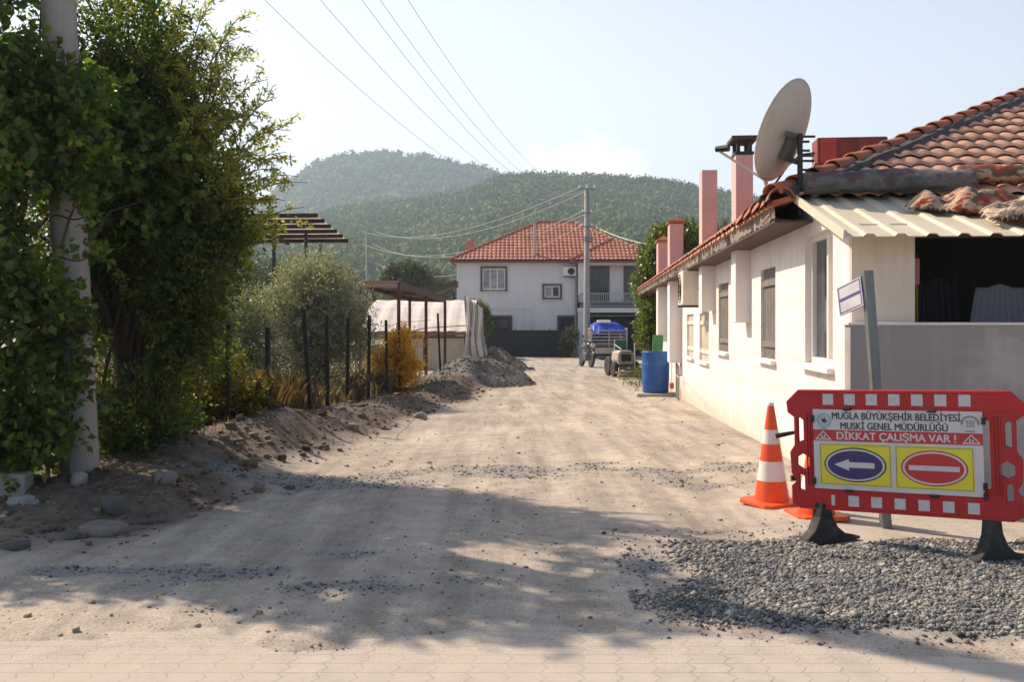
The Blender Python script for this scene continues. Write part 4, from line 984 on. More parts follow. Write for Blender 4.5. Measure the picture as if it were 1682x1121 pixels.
tx, ty_ = 3.86, 34.2; tz = gz1(tx, ty_)
ht = thing('hand_tractor', 'small old cream motor cart with a teal screen parked at the bush', 'cart', (tx, ty_, tz), (0, 0, R(12)))
CREAM2 = plain('faded_cream', (.40, .36, .28), .7, .25, 6, dirt=(.17, .12, .08), dirtamt=.75)
m = MB(); m.plate([(-.26, .42), (.26, .42), (.30, .60), (.27, .82), (.18, .90), (-.18, .90), (-.27, .82), (-.30, .60)], [], .75, Matrix.Translation((-.06, 0, 0)) @ FRONT, bev=.04); m.build('body', CREAM2, ht)
m = MB(); m.box((-.06, -.385, .66), (.34, .02, .24), bev=.006); m.build('grille', STEELDK, ht)
m = MB(); m.box((-.05, .25, 1.08), (.40, .03, .34)); m.build('screen', plain('teal_glass', (.05, .22, .20), .35, .2), ht)
m = MB()
for a in ((-.27, .25), (.17, .25)): m.bar((a[0], a[1], .6), (a[0], a[1], 1.27), .03, .03)
m.bar((-.27, .25, 1.26), (.17, .25, 1.26), .03, .03); m.bar((.20, -.5, -.0), (.20, -.5, 1.18), .035, .035); m.bar((-.27, .25, 1.1), (-.27, -.5, .95), .02, .02); m.build('roll_frame', plain('white_bar', (.62, .60, .56), .5, .1), ht)
for s in (-.40, .36): wheel(ht, Matrix.Translation((s, -.12, .27)) @ ROT_Y, .27, .14)
for s in (-.36, .32): wheel(ht, Matrix.Translation((s, .62, .34)) @ ROT_Y, .34, .16)
m = MB(); m.box((0, .2, .36), (.55, 1.2, .07)); m.box((0, -.5, .30), (.7, .06, .08)); m.each('chassis', plain('cart_frame', (.16, .10, .07), .7, .3), ht)
wp = thing('timber_pile', 'small pile of broken boards on the ground in front of the cart', 'timber', (3.95, 32.6, gz1(3.95, 32.6)))
for k in range(7):
    MB().box((0, 0, 0), (rnd.uniform(.5, .95), .10, .05), T(rnd.uniform(-.15, .15), rnd.uniform(-.2, .2), .06+k*.045) @ rotm(rnd.uniform(-40, 40), 'Z') @ rotm(rnd.uniform(-14, 14), 'Y'), bev=.006).build('plank', plain('plank%d' % (k % 3), ((.24, .16, .11), (.34, .28, .23), (.14, .11, .10))[k % 3], .85, .3), wp)
mx, my = 3.28, 44.0; mzz = gz1(mx, my)
mo = thing('motorcycle', 'dark motorcycle parked facing the camera under the far pole', 'motorcycle', (mx, my, mzz), (0, R(6), R(13)))
mo.scale = (1.12, 1.12, 1.08)
PAINT = plain('black_paint', (.03, .028, .03), .3, .2, 5, .2)
for yy_, r in ((-.62, .30), (.62, .30)): wheel(mo, Matrix.Translation((0, yy_, .30)) @ ROT_Y, r, .11, 8)
m = MB(); m.tube([(0, .55, .78), (0, .15, .80), (0, -.25, .90), (0, -.45, .86)], [.08, .12, .16, .08], 12); m.build('fuel_tank', PAINT, mo, smooth=True)
m = MB(); m.tube([(0, .85, .82), (0, .3, .80), (0, .0, .82)], [.07, .12, .08], 10); m.build('seat', RUBBER, mo, smooth=True)
m = MB(); m.box((0, .05, .42), (.24, .42, .34), bev=.05); m.tube([(.16, -.05, .35), (.2, .3, .25), (.2, .8, .34)], [.03, .04, .045], 8); m.build('engine', plain('engine_grey', (.16, .155, .15), .4, .3, 10, .6), mo)
m = MB()
for s in (-.09, .09): m.tube([(s, -.64, .30), (s, -.42, 1.0)], .026, 8)
m.tube([(-.36, -.30, 1.06), (-.2, -.40, 1.02), (.2, -.40, 1.02), (.36, -.30, 1.06)], .018, 8)
for s in (-.28, .28): m.tube([(s, -.36, 1.04), (s*1.25, -.36, 1.20)], .01, 6); m.box((s*1.3, -.36, 1.24), (.10, .03, .07), bev=.01)
m.build('fork', STEELDK, mo)
m = MB(); m.lathe([(.02, -.06), (.09, -.05), (.10, .03), (.085, .05), (.02, .055)], 18, T(0, -.55, .90) @ rotm(90, 'X')); m.build('headlight', plain('lamp_glass', (.55, .55, .55), .15, .1), mo, smooth=True)
m = MB()
for sgn in (1,): m.tube([(0, -.62+.34*math.cos(R(a)), .30+.34*math.sin(R(a))) for a in range(20, 160, 14)], .05, 6)
m.build('mudguard', PAINT, mo, smooth=True)
m = MB(); m.box((0, -.70, .56), (.18, .01, .10)); m.build('number_plate', SIGNW, mo)
m = MB(); m.tube([(-.05, .1, .3), (-.28, .2, 0.03)], .014, 6); m.build('kickstand', STEELDK, mo)

kx, ky = 5.35, 55.0; kz = gz1(kx, ky)
tr = thing('stake_truck', 'small flatbed truck with slatted sides and a bright blue tarpaulin seen from behind', 'truck', (kx, ky, kz))
TW = plain('truck_cream', (.46, .40, .35), .6, .15, 4, dirt=(.28, .22, .18), dirtamt=.4)
MB().box((0, 1.7, .72), (2.0, 3.6, .10), bev=.01).build('bed', TW, tr)
for s in (-1, 1):
    m = MB()
    for k in range(5): m.box((s*.98, 1.7, .90+k*.20), (.03, 3.58, .11))
    for k in range(5): m.box((s*1.012, .0+k*.85, 1.28), (.04, .07, 1.02))
    m.build('side_rack', TW, tr)
m = MB()
for k in range(5): m.box((0, -.08, .90+k*.18), (1.92, .03, .055))
m.box((0, -.085, .55), (1.94, .03, .42)); 
for s in (-.97, 0, .97): m.box((s, -.11, 1.15), (.06, .03, .95))
m.build('tailgate', plain('tail_wood', (.40, .35, .30), .7, .2, 5), tr)
a = np.linspace(-1, 1, 30); b = np.linspace(0, 1, 30); A, B = np.meshgrid(a, b)
Zt = 1.62+.42*(1-np.abs(A)**4)+.16*fbm(A*2.5, B*4, 4, 5)-.0; edge = np.where(np.abs(A) > .93, -.35, 0)-np.where(B < .04, .45, 0)
i = np.arange(A.size).reshape(A.shape)
BT = plain('blue_tarp', (.025, .075, .50), .4, .35, 2.5, spec=.5)
np_obj('tarpaulin', np.stack([A*1.03, -.14+B*3.6, Zt+edge], -1).reshape(-1, 3), np.stack([i[:-1, :-1], i[:-1, 1:], i[1:, 1:], i[1:, :-1]], -1).reshape(-1, 4), BT, tr, smooth=False)
m = MB(); m.box((-.25, .4, 2.12), (.75, .5, .16), bev=.06); m.build('white_bundle', PVC, tr)
for s in (-.78, .78): wheel(tr, Matrix.Translation((s, .75, .42)) @ ROT_Y, .42, .26)
m = MB(); m.plate([(3.6, .45), (5.2, .45), (5.2, 1.1), (4.75, 1.85), (3.6, 1.9)], [], 1.8, SIDE, bev=.05); m.build('cab', plain('cab_blue', (.10, .13, .28), .4, .1), tr)
for s in (-.78, .78): wheel(tr, Matrix.Translation((s, 4.4, .40)) @ ROT_Y, .40, .24)
for s in (-.85, .85): MB().box((s, -.12, .60), (.16, .03, .12), bev=.01).build('tail_light', plain('tail_red', (.4, .03, .02), .3, .1), tr)
MB().box((0, 1.7, .60), (.9, 3.4, .12)).build('chassis', STEELDK, tr)
# ================================================================== FAR WHITE HOUSE
fh = thing('two_storey_house', 'two storey white house with a hipped red tile roof at the end of the road', 'house', (-3.5, 63, -.65))
PALE = plain('far_white', (.70, .68, .675), .85, .05, .6, dirt=(.52, .50, .49), dirtamt=.4, streak=True)
BRN = plain('brown_frame', (.13, .085, .065), .6, .2)
FW = [(1.50, 3.20, 4.12, 5.72), (5.42, 6.66, 3.62, 4.62), (1.95, 3.52, 1.55, 2.62), (6.35, 7.55, 1.1, 2.62)]
m = MB(); m.plate([(0, -.2), (7.62, -.2), (7.62, 6.05), (0, 6.05)], [ring(*q) for q in FW], .3, Matrix.Translation((0, .15, 0)) @ FRONT)
m.box((.15, 4.65, 2.92), (.30, 8.7, 6.25)); m.box((6.0, 9.15, 2.92), (12.0, .3, 6.25)); m.box((12, 4.5, 2.92), (.3, 9, 6.25)); m.box((9.9, .25, 4.75), (4.4, .25, 2.6)); m.box((9.9, 1.4, 1.2), (4.4, .25, 2.9))
m.box((7.85, -.75, 1.3), (.42, .36, 3.1)); m.box((7.80, -.75, 4.9), (.34, .34, 2.0)); m.box((11.9, -.75, 1.3), (.42, .36, 3.1)); m.box((11.9, -.75, 4.9), (.34, .34, 2.0)); m.box((9.87, -.75, 5.88), (4.4, .36, .26)); m.box((3.2, -.03, 3.02), (3.0, .06, .07)); m.box((4.68, -.03, 1.6), (.07, .06, 2.76))
m.build('wall', PALE, fh)
dk = MB(); dk.box((9.9, 1.24, 1.2), (4.2, .04, 2.7)); dk.build('garage_shade', SHADEIN, fh)  # dark sheet before the wall, painted as the shade under the balcony
for k, (a, b, c, d) in enumerate(FW):
    f = MB(); w_ = .12
    f.box((a+w_/2, -.02, (c+d)/2), (w_, .10, d-c)); f.box((b-w_/2, -.02, (c+d)/2), (w_, .10, d-c)); f.box(((a+b)/2, -.02, d-w_/2), (b-a-2*w_, .10, w_))
    if k in (1, 2, 3): f.box(((a+b)/2, -.02, c+w_/2), (b-a-2*w_, .10, w_))
    fr = f.build('window_frame', BRN, fh)
    f = MB(); n = 3 if k == 0 else 2
    for i in range(n+1): f.box((a+w_+.05+i*(b-a-2*w_-.1)/n, .06, (c+d)/2), (.08, .06, d-c-.25))
    f.box(((a+b)/2, .06, c+.17), (b-a-2*w_-.1, .05, .08)); f.box(((a+b)/2, .06, d-.17), (b-a-2*w_-.1, .05, .08)); f.build('sash', PVC if k < 2 else STEELDK, fr)
    MB().box(((a+b)/2, .12, (c+d)/2), (b-a, .02, d-c)).build('pane', GLASS if k else glassy('curtained_glass', (.30, .31, .31), .2), fr)
    if k == 1: MB().box(((a+b)/2-.28, .10, (c+d)/2), (.45, .01, d-c-.3)).build('curtain', plain('net_curtain', (.35, .35, .34), .8, .1), fr)
    MB().box(((a+b)/2, -.05, c-.04), (b-a+.1, .14, .06)).build('window_sill', PALE, fr)
for x in (8.35, 10.6):
    f = MB(); f.box((x+.65, .10, 4.62), (1.35, .07, 2.25)); dr = f.build('balcony_door', BRN, fh)
    MB().box((x+.35, .055, 4.62), (.55, .03, 2.0)).build('pane', GLASS, dr); MB().box((x+.95, .055, 4.62), (.55, .03, 2.0)).build('pane', GLASS, dr)
MB().box((9.88, -.15, 2.93), (4.5, 1.75, .30), bev=.02).build('balcony_floor', PALE, fh)
f = MB(); f.box((9.88, -.96, 3.98), (4.3, .05, .05)); f.box((9.88, -.96, 3.18), (4.3, .04, .04))
for k in range(34): f.box((7.78+k*.128, -.96, 3.56), (.035, .03, .82))
f.build('balcony_railing', plain('rail_grey', (.42, .42, .43), .5, .1), fh)
FT = plain('far_tile', (.42, .14, .085), .6, .28, 1.2, dirt=(.20, .075, .05), dirtamt=.5)
def froof(x0, x1, y0, ez, xr0, xr1, yr, rz, nm, right=True):
    O = np.array([x0, y0, ez]); Vv = np.array([0, yr-y0, rz-ez]); vl = np.linalg.norm(Vv); Vv = Vv/vl; N = np.array([0, -Vv[2], Vv[1]])
    m = MB(); tile_field(m, O, (1, 0, 0), Vv, N, vl, lambda v: ((xr0-x0)*v/vl, (x1-x0)-(x1-xr1)*v/vl), tw=.27, cl=.42, amp=.05, step=.05, res=5)
    yb = 2*yr-y0
    m.add([(x0, y0, ez-.06), (x1, y0, ez-.06), (xr1, yr, rz-.06), (xr0, yr, rz-.06), (x0, yb, ez-.06), (x1, yb, ez-.06)], [(0, 1, 2, 3), (0, 3, 4), (1, 5, 2), (4, 3, 2, 5), (0, 1, 5, 4)])
    r = m.build(nm, FT, fh)
    e = MB(); 
    for a, b in (((x0, y0, ez), (xr0, yr, rz)), ((xr0, yr, rz), (xr1, yr, rz)), ((x1, y0, ez), (xr1, yr, rz)), ((x0, yb, ez), (xr0, yr, rz)), ((x1, yb, ez), (xr1, yr, rz))):
        a = Vector(a); b = Vector(b); d = b-a; k = max(1, int(d.length/.42))
        for i in range(k): e.tube([a+d*(i/k)+Vector((0, 0, .05)), a+d*((i+1)/k)+Vector((0, 0, .03))], [.12, .095], 8)
    e.build('ridge_tile', TILE, r)
    e = MB(); e.box(((x0+x1)/2, y0+.06, ez-.10), (x1-x0, .12, .10)); e.box((x0+.06, (y0+yb)/2, ez-.10), (.12, yb-y0-.26, .10)); e.build('eave_board', BRN, r)
    return r
rf = froof(-.42, 12.6, -.50, 6.08, 5.35, 7.75, 4.5, 8.95, 'roof')
r2 = froof(7.18, 12.95, -1.35, 6.03, 10.0, 10.05, 1.4, 7.55, 'wing_roof')
m = MB(); m.box((.62, 6.2, 6.9), (.55, .55, 1.9)); m.build('chimney', plain('far_chimney', (.48, .20, .15), .8, .15), rf)
m = MB(); m.tube([(4.95, .1, 6.2), (4.95, .3, 8.5)], .085, 8); m.box((4.95, .3, 8.55), (.3, .3, .06)); m.build('flue', plain('flue_metal', (.40, .39, .39), .45, .15, 5, .4), rf)
m = MB(); m.tube([(7.52, -.12, 5.9), (7.52, -.12, 0)], .06, 8); m.build('downpipe', plain('pipe_grey', (.32, .3, .29)), fh)
ac2 = thing('air_conditioner', 'white air conditioner high on the wall of the far two storey house', 'air conditioner', (3.62, 62.95, 4.45))
MB().box((0, -.2, .28), (.82, .32, .58), bev=.02).build('casing', PVC, ac2)
m = MB(); m.lathe([(.02, 0), (.22, 0), (.22, .015), (.02, .015)], 20, T(.1, -.362, .28) @ rotm(90, 'X')); m.build('fan_grille', STEELDK, ac2); MB().box((0, -.2, -.04), (.7, .4, .04)).build('bracket', STEELDK, ac2)

BLKF = plain('black_mesh', (.022, .022, .024), .8, .3, 3)
gt = thing('black_fence', 'black screened fence in front of the two storey house', 'fence', (-2.9, 61, -.65))
for k in range(6):
    MB().box((.52+k*1.04, 0, .84), (1.0, .03, 1.6), bev=.004).build('screen_panel', BLKF, gt)
for k in range(7):
    m = MB(); m.box((k*1.04, -.035, .87), (.07, .03, 1.78)); m.build('post', STEELDK, gt)
m = MB(); m.box((3.1, -.03, 1.66), (6.2, .05, .05)); m.build('top_rail', STEELDK, gt)

# ================================================================== POLES AND WIRES
CONC = plain('pole_concrete', (.31, .29, .27), .88, .14, 3, bump=.35, bscale=35, dirt=(.24, .21, .18), dirtamt=.5, streak=True)
up = thing('utility_pole', 'thick round concrete utility pole leaning in the leaves at the left', 'utility pole', (-3.68, 8.5, -.05), (0, R(-2.6), 0))
m = MB(); m.lathe([(.16, 0), (.155, 1), (.135, 5), (.115, 8.6), (.02, 8.62)], 26); ob = m.build('shaft', CONC, up); smooth_by_angle(ob)
m = MB(); m.box((0, -.0, 8.25), (1.7, .1, .1)); m.build('crossarm', STEELDK, up)
for s in (-.7, -.35, 0, .35, .7):
    m = MB(); m.lathe([(.015, 8.3), (.04, 8.33), (.03, 8.37), (.045, 8.4), (.03, 8.44), (.01, 8.46)], 10, T(s, 0, 0)); m.build('insulator', PVC, up)
m = MB()
for zz in (2.0, 2.35): m.tube([(.152*math.cos(t*math.pi/10), .152*math.sin(t*math.pi/10), zz+.02*math.sin(t)) for t in range(21)], .006, 5, cap=False)
m.build('wire_band', STEELDK, up)
fx, fy = 4.32, 57.5; fz_ = gz1(fx, fy)
fp = thing('utility_pole', 'slender concrete utility pole in front of the two storey house', 'utility pole', (fx, fy, fz_))
m = MB(); m.lathe([(.21, 0), (.20, .5), (.14, 9.85), (.02, 9.87)], 14); m.build('shaft', CONC, fp, smooth=True)
m = MB(); m.box((0, -.16, 9.78), (.95, .09, .09)); m.box((0, -.16, 8.4), (.5, .07, .07)); m.box((0, -.16, 7.6), (.6, .07, .07)); m.box((.1, -.16, 6.9), (.5, .3, .28)); m.build('crossarm', POSTM, fp)
for s, zz in ((-.44, 9.9), (0, 9.9), (.44, 9.9), (-.24, 8.5), (.24, 8.5), (-.28, 7.7), (.28, 7.7)):
    m = MB(); m.lathe([(.02, 0), (.06, .03), (.04, .09), (.06, .12), (.02, .16)], 8, T(s, -.16, zz-.06)); m.build('insulator', PVC, fp)
lp = thing('utility_pole', 'distant thin pole with crossarms against the wooded hill', 'utility pole', (-16.0, 110, -.8))
m = MB(); m.lathe([(.2, 0), (.13, 12.6), (.02, 12.62)], 10); m.build('shaft', CONC, lp, smooth=True)
m = MB(); m.box((0, -.15, 12.4), (1.5, .1, .1)); m.box((0, -.15, 11.0), (1.2, .1, .1)); m.box((0, -.15, 8.9), (2.6, .09, .09)); m.build('crossarm', POSTM, lp)
WIRE = plain('wire', (.55, .55, .56), .45, .05, 1, .3); WIREB = plain('bright_wire', (.58, .57, .55), .35, .05, 1, .4)
def wire(lab, p0, p1, sag, r, mat, group):
    p0 = Vector(p0); p1 = Vector(p1); o = thing('power_line', lab, 'power line', p0, group=group); n = 34
    MB().tube([(p1-p0)*(k/n)+Vector((0, 0, -4*sag*(k/n)*(1-k/n))) for k in range(n+1)], r, 5).build('cable', mat, o)
arm = lambda s: Vector((-3.68+s-.39, 8.5, 8.4))
ords = ['leftmost', 'second from the left', 'third from the left', 'fourth from the left', 'rightmost']
for k, (s, q, z, sg_) in enumerate(((-1.30, (-.46, 9.95), 7.6, 2.45), (-.62, (-.28, 9.95), 8.0, 2.45), (-.08, (0.0, 9.95), 8.4, 2.55), (.20, (.22, 9.95), 8.45, 2.5), (.62, (.46, 9.95), 8.5, 2.3))):
    wire('%s of the five wires crossing the sky from the near pole' % ords[k], arm(s)+Vector((0, 0, z-8.4)), (fx+q[0], fy-.16, fz_+q[1]), sg_, .0055, WIRE, 'overhead wires in the sky')
for k, (a, b, c, d) in enumerate(((-.44, 9.9, -.7, 12.45), (.44, 9.9, .7, 12.45), (-.24, 8.5, -.5, 11.05), (.24, 8.5, .5, 11.05), (-.28, 7.7, .9, 8.95))):
    wire('%s of the bright wires running left from the slender pole' % ['topmost', 'second from the top', 'middle', 'second from the bottom', 'lowest'][k], (fx+a, fy-.16, fz_+b), (-16+c, 109.85, d-.75), 1.6+.15*k, .016, WIREB, 'bright wires before the hill')
wire('thin cable drooping from the slender pole to the right', (fx+.28, fy-.16, fz_+7.7), (9.5, 48, 5.2), .5, .007, WIRE, None)

# ================================================================== LEFT SIDE STRUCTURES
MAROON = plain('maroon_steel', (.10, .028, .022), .6, .35, 5, dirt=(.16, .07, .045), dirtamt=.6)
cp = thing('steel_canopy', 'maroon steel canopy frame with a sloping sheet roof beyond the fence', 'canopy', (-3.55, 31, -.35))
def cpt(px, py, Y): return at(px, py, Y)-Vector((-3.55, 31, -.35))
A = cpt(655, 464, 31); B = cpt(731, 490, 36.5); D = cpt(592, 464, 33); E = B+(D-A)
m = MB(); up_ = Vector((0, 0, .05)); m.add([A, B, E, D, A+up_, B+up_, E+up_, D+up_], [(0, 1, 2, 3), (4, 5, 6, 7), (0, 1, 5, 4), (1, 2, 6, 5), (2, 3, 7, 6), (3, 0, 4, 7)]); m.build('roof', MAROON, cp)
m = MB(); dn = Vector((0, 0, -.09))
for a, b in ((A, B), (D, E), (A, D), (B, E), ((A+B)/2, (D+E)/2)): m.bar(a+dn, b+dn, .09, .13)
m.build('roof_beam', MAROON, cp)
def post(p, parent, mat, base=None, w_=.1, z=0): 
    m = MB(); m.bar((p.x, p.y, z), (p.x, p.y, p.z-.13), w_, w_); return m.build('post', mat, parent)
post(A, cp, MAROON); post(A+(B-A)*.55+Vector((.0, 0, 0)), cp, MAROON); post(B, cp, MAROON); post(D, cp, MAROON); post(E, cp, MAROON)
sh = thing('plastic_shed', 'pale plastic covered shed with a torn curtain at its right end', 'shed', (-5.2, 41, -.5))
SHEET = plain('pale_sheet', (.62, .55, .49), .6, .12, 1.2, dirt=(.42, .35, .28), dirtamt=.5, streak=True)
CURT = plain('torn_sheet', (.66, .60, .54), .7, .2, 1.6, dirt=(.26, .20, .16), dirtamt=.5)
L_ = 3.2
m = MB(); m.box((L_/2, .1, .85), (L_, .06, .9)); m.box((L_/2, .1, .2), (L_, .08, .4)); m.build('wall', plain('shed_yellow', (.62, .53, .38), .8, .15, 2), sh)
m = MB(); vs = []; fs = []
for k in range(25):
    x = -1.0+k*(L_+1.4)/24
    for y, z in ((-.3, 1.62), (.4, 1.95), (2.2, 2.62), (4.5, 3.0)): vs.append((x, y, z+.02*math.sin(k*1.7)))
for k in range(24):
    for i in range(3): fs.append((k*4+i, k*4+i+1, k*4+5+i, k*4+4+i))
m.add(vs, fs); rs = m.build('roof_sheet', SHEET, sh); rs.modifiers.new('t', 'SOLIDIFY').thickness = .03
m = MB(); m.box((L_/2, -.30, 1.50), (L_+.6, .06, .12)); m.box((L_/2, .12, 1.36), (L_+.4, .08, .10)); m.build('fascia', plain('shed_brown', (.24, .14, .09), .8, .3), sh)
m = MB(); vs = []; fs = []; nu, nv = 44, 22; cr_ = np.random.default_rng(3)
for j in range(nv+1):
    for i in range(nu+1):
        s = i/nu; t = j/nv
        vs.append((L_+.15+s*.78+.10*math.sin(t*6+s*3)*t-.12*(1-t), -.35+.10*math.sin(s*21+t*3)+.04*math.sin(s*47)+.2*s, 3.1-.55*s*(1-t)-t*(3.0-.3*s-.12*math.sin(s*17))))
for j in range(nv):
    for i in range(nu):
        if cr_.random() < .965: a = j*(nu+1)+i; fs.append((a, a+1, a+nu+2, a+nu+1))
m.add(vs, fs); o = m.build('torn_curtain', CURT, sh); o.modifiers.new('t', 'SOLIDIFY').thickness = .01
m = MB()
for x in (0, 1.6, L_+.1): m.bar((x, -.28, 0), (x, -.28, 1.6), .06, .06)
m.tube([(-.9, -.35, 1.1), (.3, -.35, 1.45), (1.7, -.35, 1.75), (L_+.2, -.35, 1.85)], .02, 6); m.build('post', MAROON, sh)
ds = thing('dark_lean_to', 'small dark lean to roof against the left side of the two storey house', 'shelter', (-4.6, 58, -.5))
m = MB(); m.add([(0, 0, 3.7), (1.3, 0, 4.15), (1.3, 3, 4.15), (0, 3, 3.7), (0, 0, 3.9), (1.3, 0, 4.5), (1.3, 3, 4.5), (0, 3, 3.9)], [(0, 1, 2, 3), (4, 5, 6, 7), (0, 1, 5, 4), (1, 2, 6, 5), (2, 3, 7, 6), (3, 0, 4, 7)]); m.build('roof', WOODDK, ds)
m = MB(); 
for x in (.1, 1.2): m.bar((x, .1, 0), (x, .1, 3.75), .1, .1)
m.build('post', STEELDK, ds)
# raised slatted canopy behind the trees
pg = thing('slatted_canopy', 'raised canopy roof with pale strips between rust brown purlins behind the left trees', 'canopy', (-7, 26, -.3))
def pgp(px, py, Y): return at(px, py, Y)-Vector((-7, 26, -.3))
a0 = pgp(515, 350, 24); a1 = pgp(566, 392, 27.2); w_ = Vector((-5.2, .38, 0)); 
m = MB(); up_ = Vector((0, 0, .02)); m.add([a0, a1, a1+w_, a0+w_, a0+up_, a1+up_, a1+w_+up_, a0+w_+up_], [(0, 1, 2, 3), (4, 5, 6, 7), (0, 1, 5, 4), (1, 2, 6, 5), (2, 3, 7, 6), (3, 0, 4, 7)]); m.build('roof_sheet', leafmat('translucent_sheet', [(.74, .70, .67), (.77, .73, .70)], .6, tint=(1.1, 1.1, 1.1)), pg)
m = MB()
for k in range(6):
    p = a0+(a1-a0)*(k/5)-Vector((0, 0, .06)); m.bar(p+Vector((.1, 0, 0)), p+w_, .07, .10)
for s in (.3, .6, .95): m.bar(a0+w_*s-Vector((0, 0, .14)), a1+w_*s-Vector((0, 0, .14)), .06, .08)
m.build('purlin', plain('dull_brown', (.042, .030, .026), .8, .3, 6), pg)
for s, t in ((.12, .5), (.12, .95), (.5, .5), (.9, .2), (.9, .95), (.32, .7)):
    p = a0+(a1-a0)*t+w_*s; post(p-Vector((0, 0, .05)), pg, STEELDK, w_=.075)
bd = thing('covered_bundle', 'dark blue covered bundle under the steel canopy', 'bundle', (-3.75, 30.2, -.35))
V, Fc = blobs(np.array([[0, 0, .85]]), np.array([[.34, .4, .28]]), ICO2, .12, np.random.default_rng(4)); np_obj('cover', V, Fc, plain('dark_blue_cover', (.025, .03, .07), .6, .3), bd, smooth=True)
m = MB(); m.box((0, 0, .36), (.6, .6, .72), bev=.03); m.build('crate', WOODDK, bd)

# wire fence along the left bank
IRON = plain('rusty_iron', (.022, .016, .014), .85, .5, 10, dirt=(.09, .035, .022), dirtamt=.5)
fe = thing('wire_fence', 'rusty iron post and wire fence along the left bank of the road', 'fence', (0, 0, 0))
FP = [(376, 528, 11.2), (440, 538, 12.5), (499, 508, 13.4), (537, 520, 15.2), (572, 522, 17.2), (607, 518, 19.4), (634, 526, 21.9), (655, 520, 24.2), (719, 515, 28.5)]
tops = []
for px, py, Y in FP:
    p = at(px, py, Y); b = gz1(p.x, Y)-.15; lean = .10 if px in (499, 719) else rnd.uniform(-.03, .03)
    m = MB(); m.bar((p.x+lean, Y, b), (p.x, Y, p.z), .058, .05); m.build('post', IRON, fe); tops.append((p, b, lean))
for fr_ in (.94, .62, .30):
    pts = []
    for (p, b, l), (p2, b2, l2) in zip(tops[:-1], tops[1:]):
        for s in np.linspace(0, 1, 6)[:-1]:
            z = (b+(p.z-b)*fr_)*(1-s)+(b2+(p2.z-b2)*fr_)*s-.05*4*s*(1-s); pts.append((p.x+(p2.x-p.x)*s, p.y+(p2.y-p.y)*s, z))
    m = MB(); m.tube(pts, .006, 5); m.build('wire', IRON, fe)
lf = thing('iron_railing', 'dark iron railing half hidden in the vine at the left edge', 'fence', (-4.55, 8.05, -.05))
for k in range(7):
    m = MB(); m.bar((k*.16, 0, 0), (k*.16, 0, 1.45), .022, .022); m.build('bar', STEELDK, lf)
m = MB(); m.box((.48, 0.02, 1.35), (1.0, .03, .03)); m.build('rail', STEELDK, lf)

# ================================================================== HEAPS, STONES
def pile(name, lab, cat, cx, cy, rx, ry, h, mat, seed, n, smat, kind=None):
    a = np.linspace(-1.15, 1.15, 60); A, B = np.meshgrid(a, a); r = np.hypot(A, B)+.25*fbm(A*1.6+seed, B*1.6, 3, seed)
    X = cx+A*rx; Y = cy+B*ry; Z = gz(X, Y)-.03+h*np.clip(1-r, 0, 1)**.85*(1+.3*fbm(A*3, B*3, 3, seed))-.15*np.clip(r-1, 0, 1)
    i = np.arange(A.size).reshape(A.shape)
    o = np_obj(name, np.stack([X, Y, Z], -1).reshape(-1, 3), np.stack([i[:-1, :-1], i[:-1, 1:], i[1:, 1:], i[1:, :-1]], -1).reshape(-1, 4), mat, smooth=True)
    rg = np.random.default_rng(seed); u = rg.uniform(-1, 1, (n, 2)); u = u[np.hypot(u[:, 0], u[:, 1]) < 1.05]
    rr = np.hypot(u[:, 0], u[:, 1])+.25*fbm(u[:, 0]*1.6+seed, u[:, 1]*1.6, 3, seed)
    x = cx+u[:, 0]*rx; y = cy+u[:, 1]*ry; z = gz(x, y)-.03+h*np.clip(1-rr, 0, 1)**.85*(1+.3*fbm(u[:, 0]*3, u[:, 1]*3, 3, seed))
    s = np.exp(rg.normal(np.log(.016 if kind else .026), .55, len(x))).clip(.007, .10)
    V, Fc = blobs(np.stack([x, y, np.maximum(z, gz(x, y))], 1), s, CHIP, .42, rg, (1, .8, .7), 40); c = np_obj('stones', V, Fc, smat, o); c['kind'] = 'stuff'
    return tag(o, lab, cat)
pile('gravel_heap', 'big grey heap of road gravel at the left edge of the road', 'gravel heap', -1.05, 29.3, 1.75, 2.6, .98, plain('grey_gravel', (.135, .13, .115), .95, .3, 25, bump=.7, bscale=60), 17, 4200, stonemat('heap_stone', [(.10, .10, .09), (.17, .165, .145), (.24, .23, .20)]), 1)
pile('earth_heap', 'brown heap of dug earth behind the grey gravel heap', 'earth heap', -.55, 41.5, 1.5, 2.4, .95, plain('brown_earth', (.20, .14, .10), .95, .4, 12, bump=.7, bscale=40), 23, 1400, CLOD)
ROCK = plain('rock', (.20, .18, .16), .9, .3, 14, bump=.6, bscale=30)
ROCKG = plain('grey_rock', (.105, .10, .095), .9, .3, 14, bump=.6, bscale=30)
def blocky():                                # a broken block: a subdivided cube with knocked-off corners
    b = bmesh.new(); bmesh.ops.create_cube(b, size=2); bmesh.ops.subdivide_edges(b, edges=b.edges[:], cuts=1, use_grid_fill=True); bmesh.ops.triangulate(b, faces=b.faces[:])
    v = np.array([q.co[:] for q in b.verts]); v = v*(1-.05*(np.abs(v).sum(1, keepdims=True) > 2.5)); f = np.array([[q.index for q in g.verts] for g in b.faces]); b.free(); return v, f
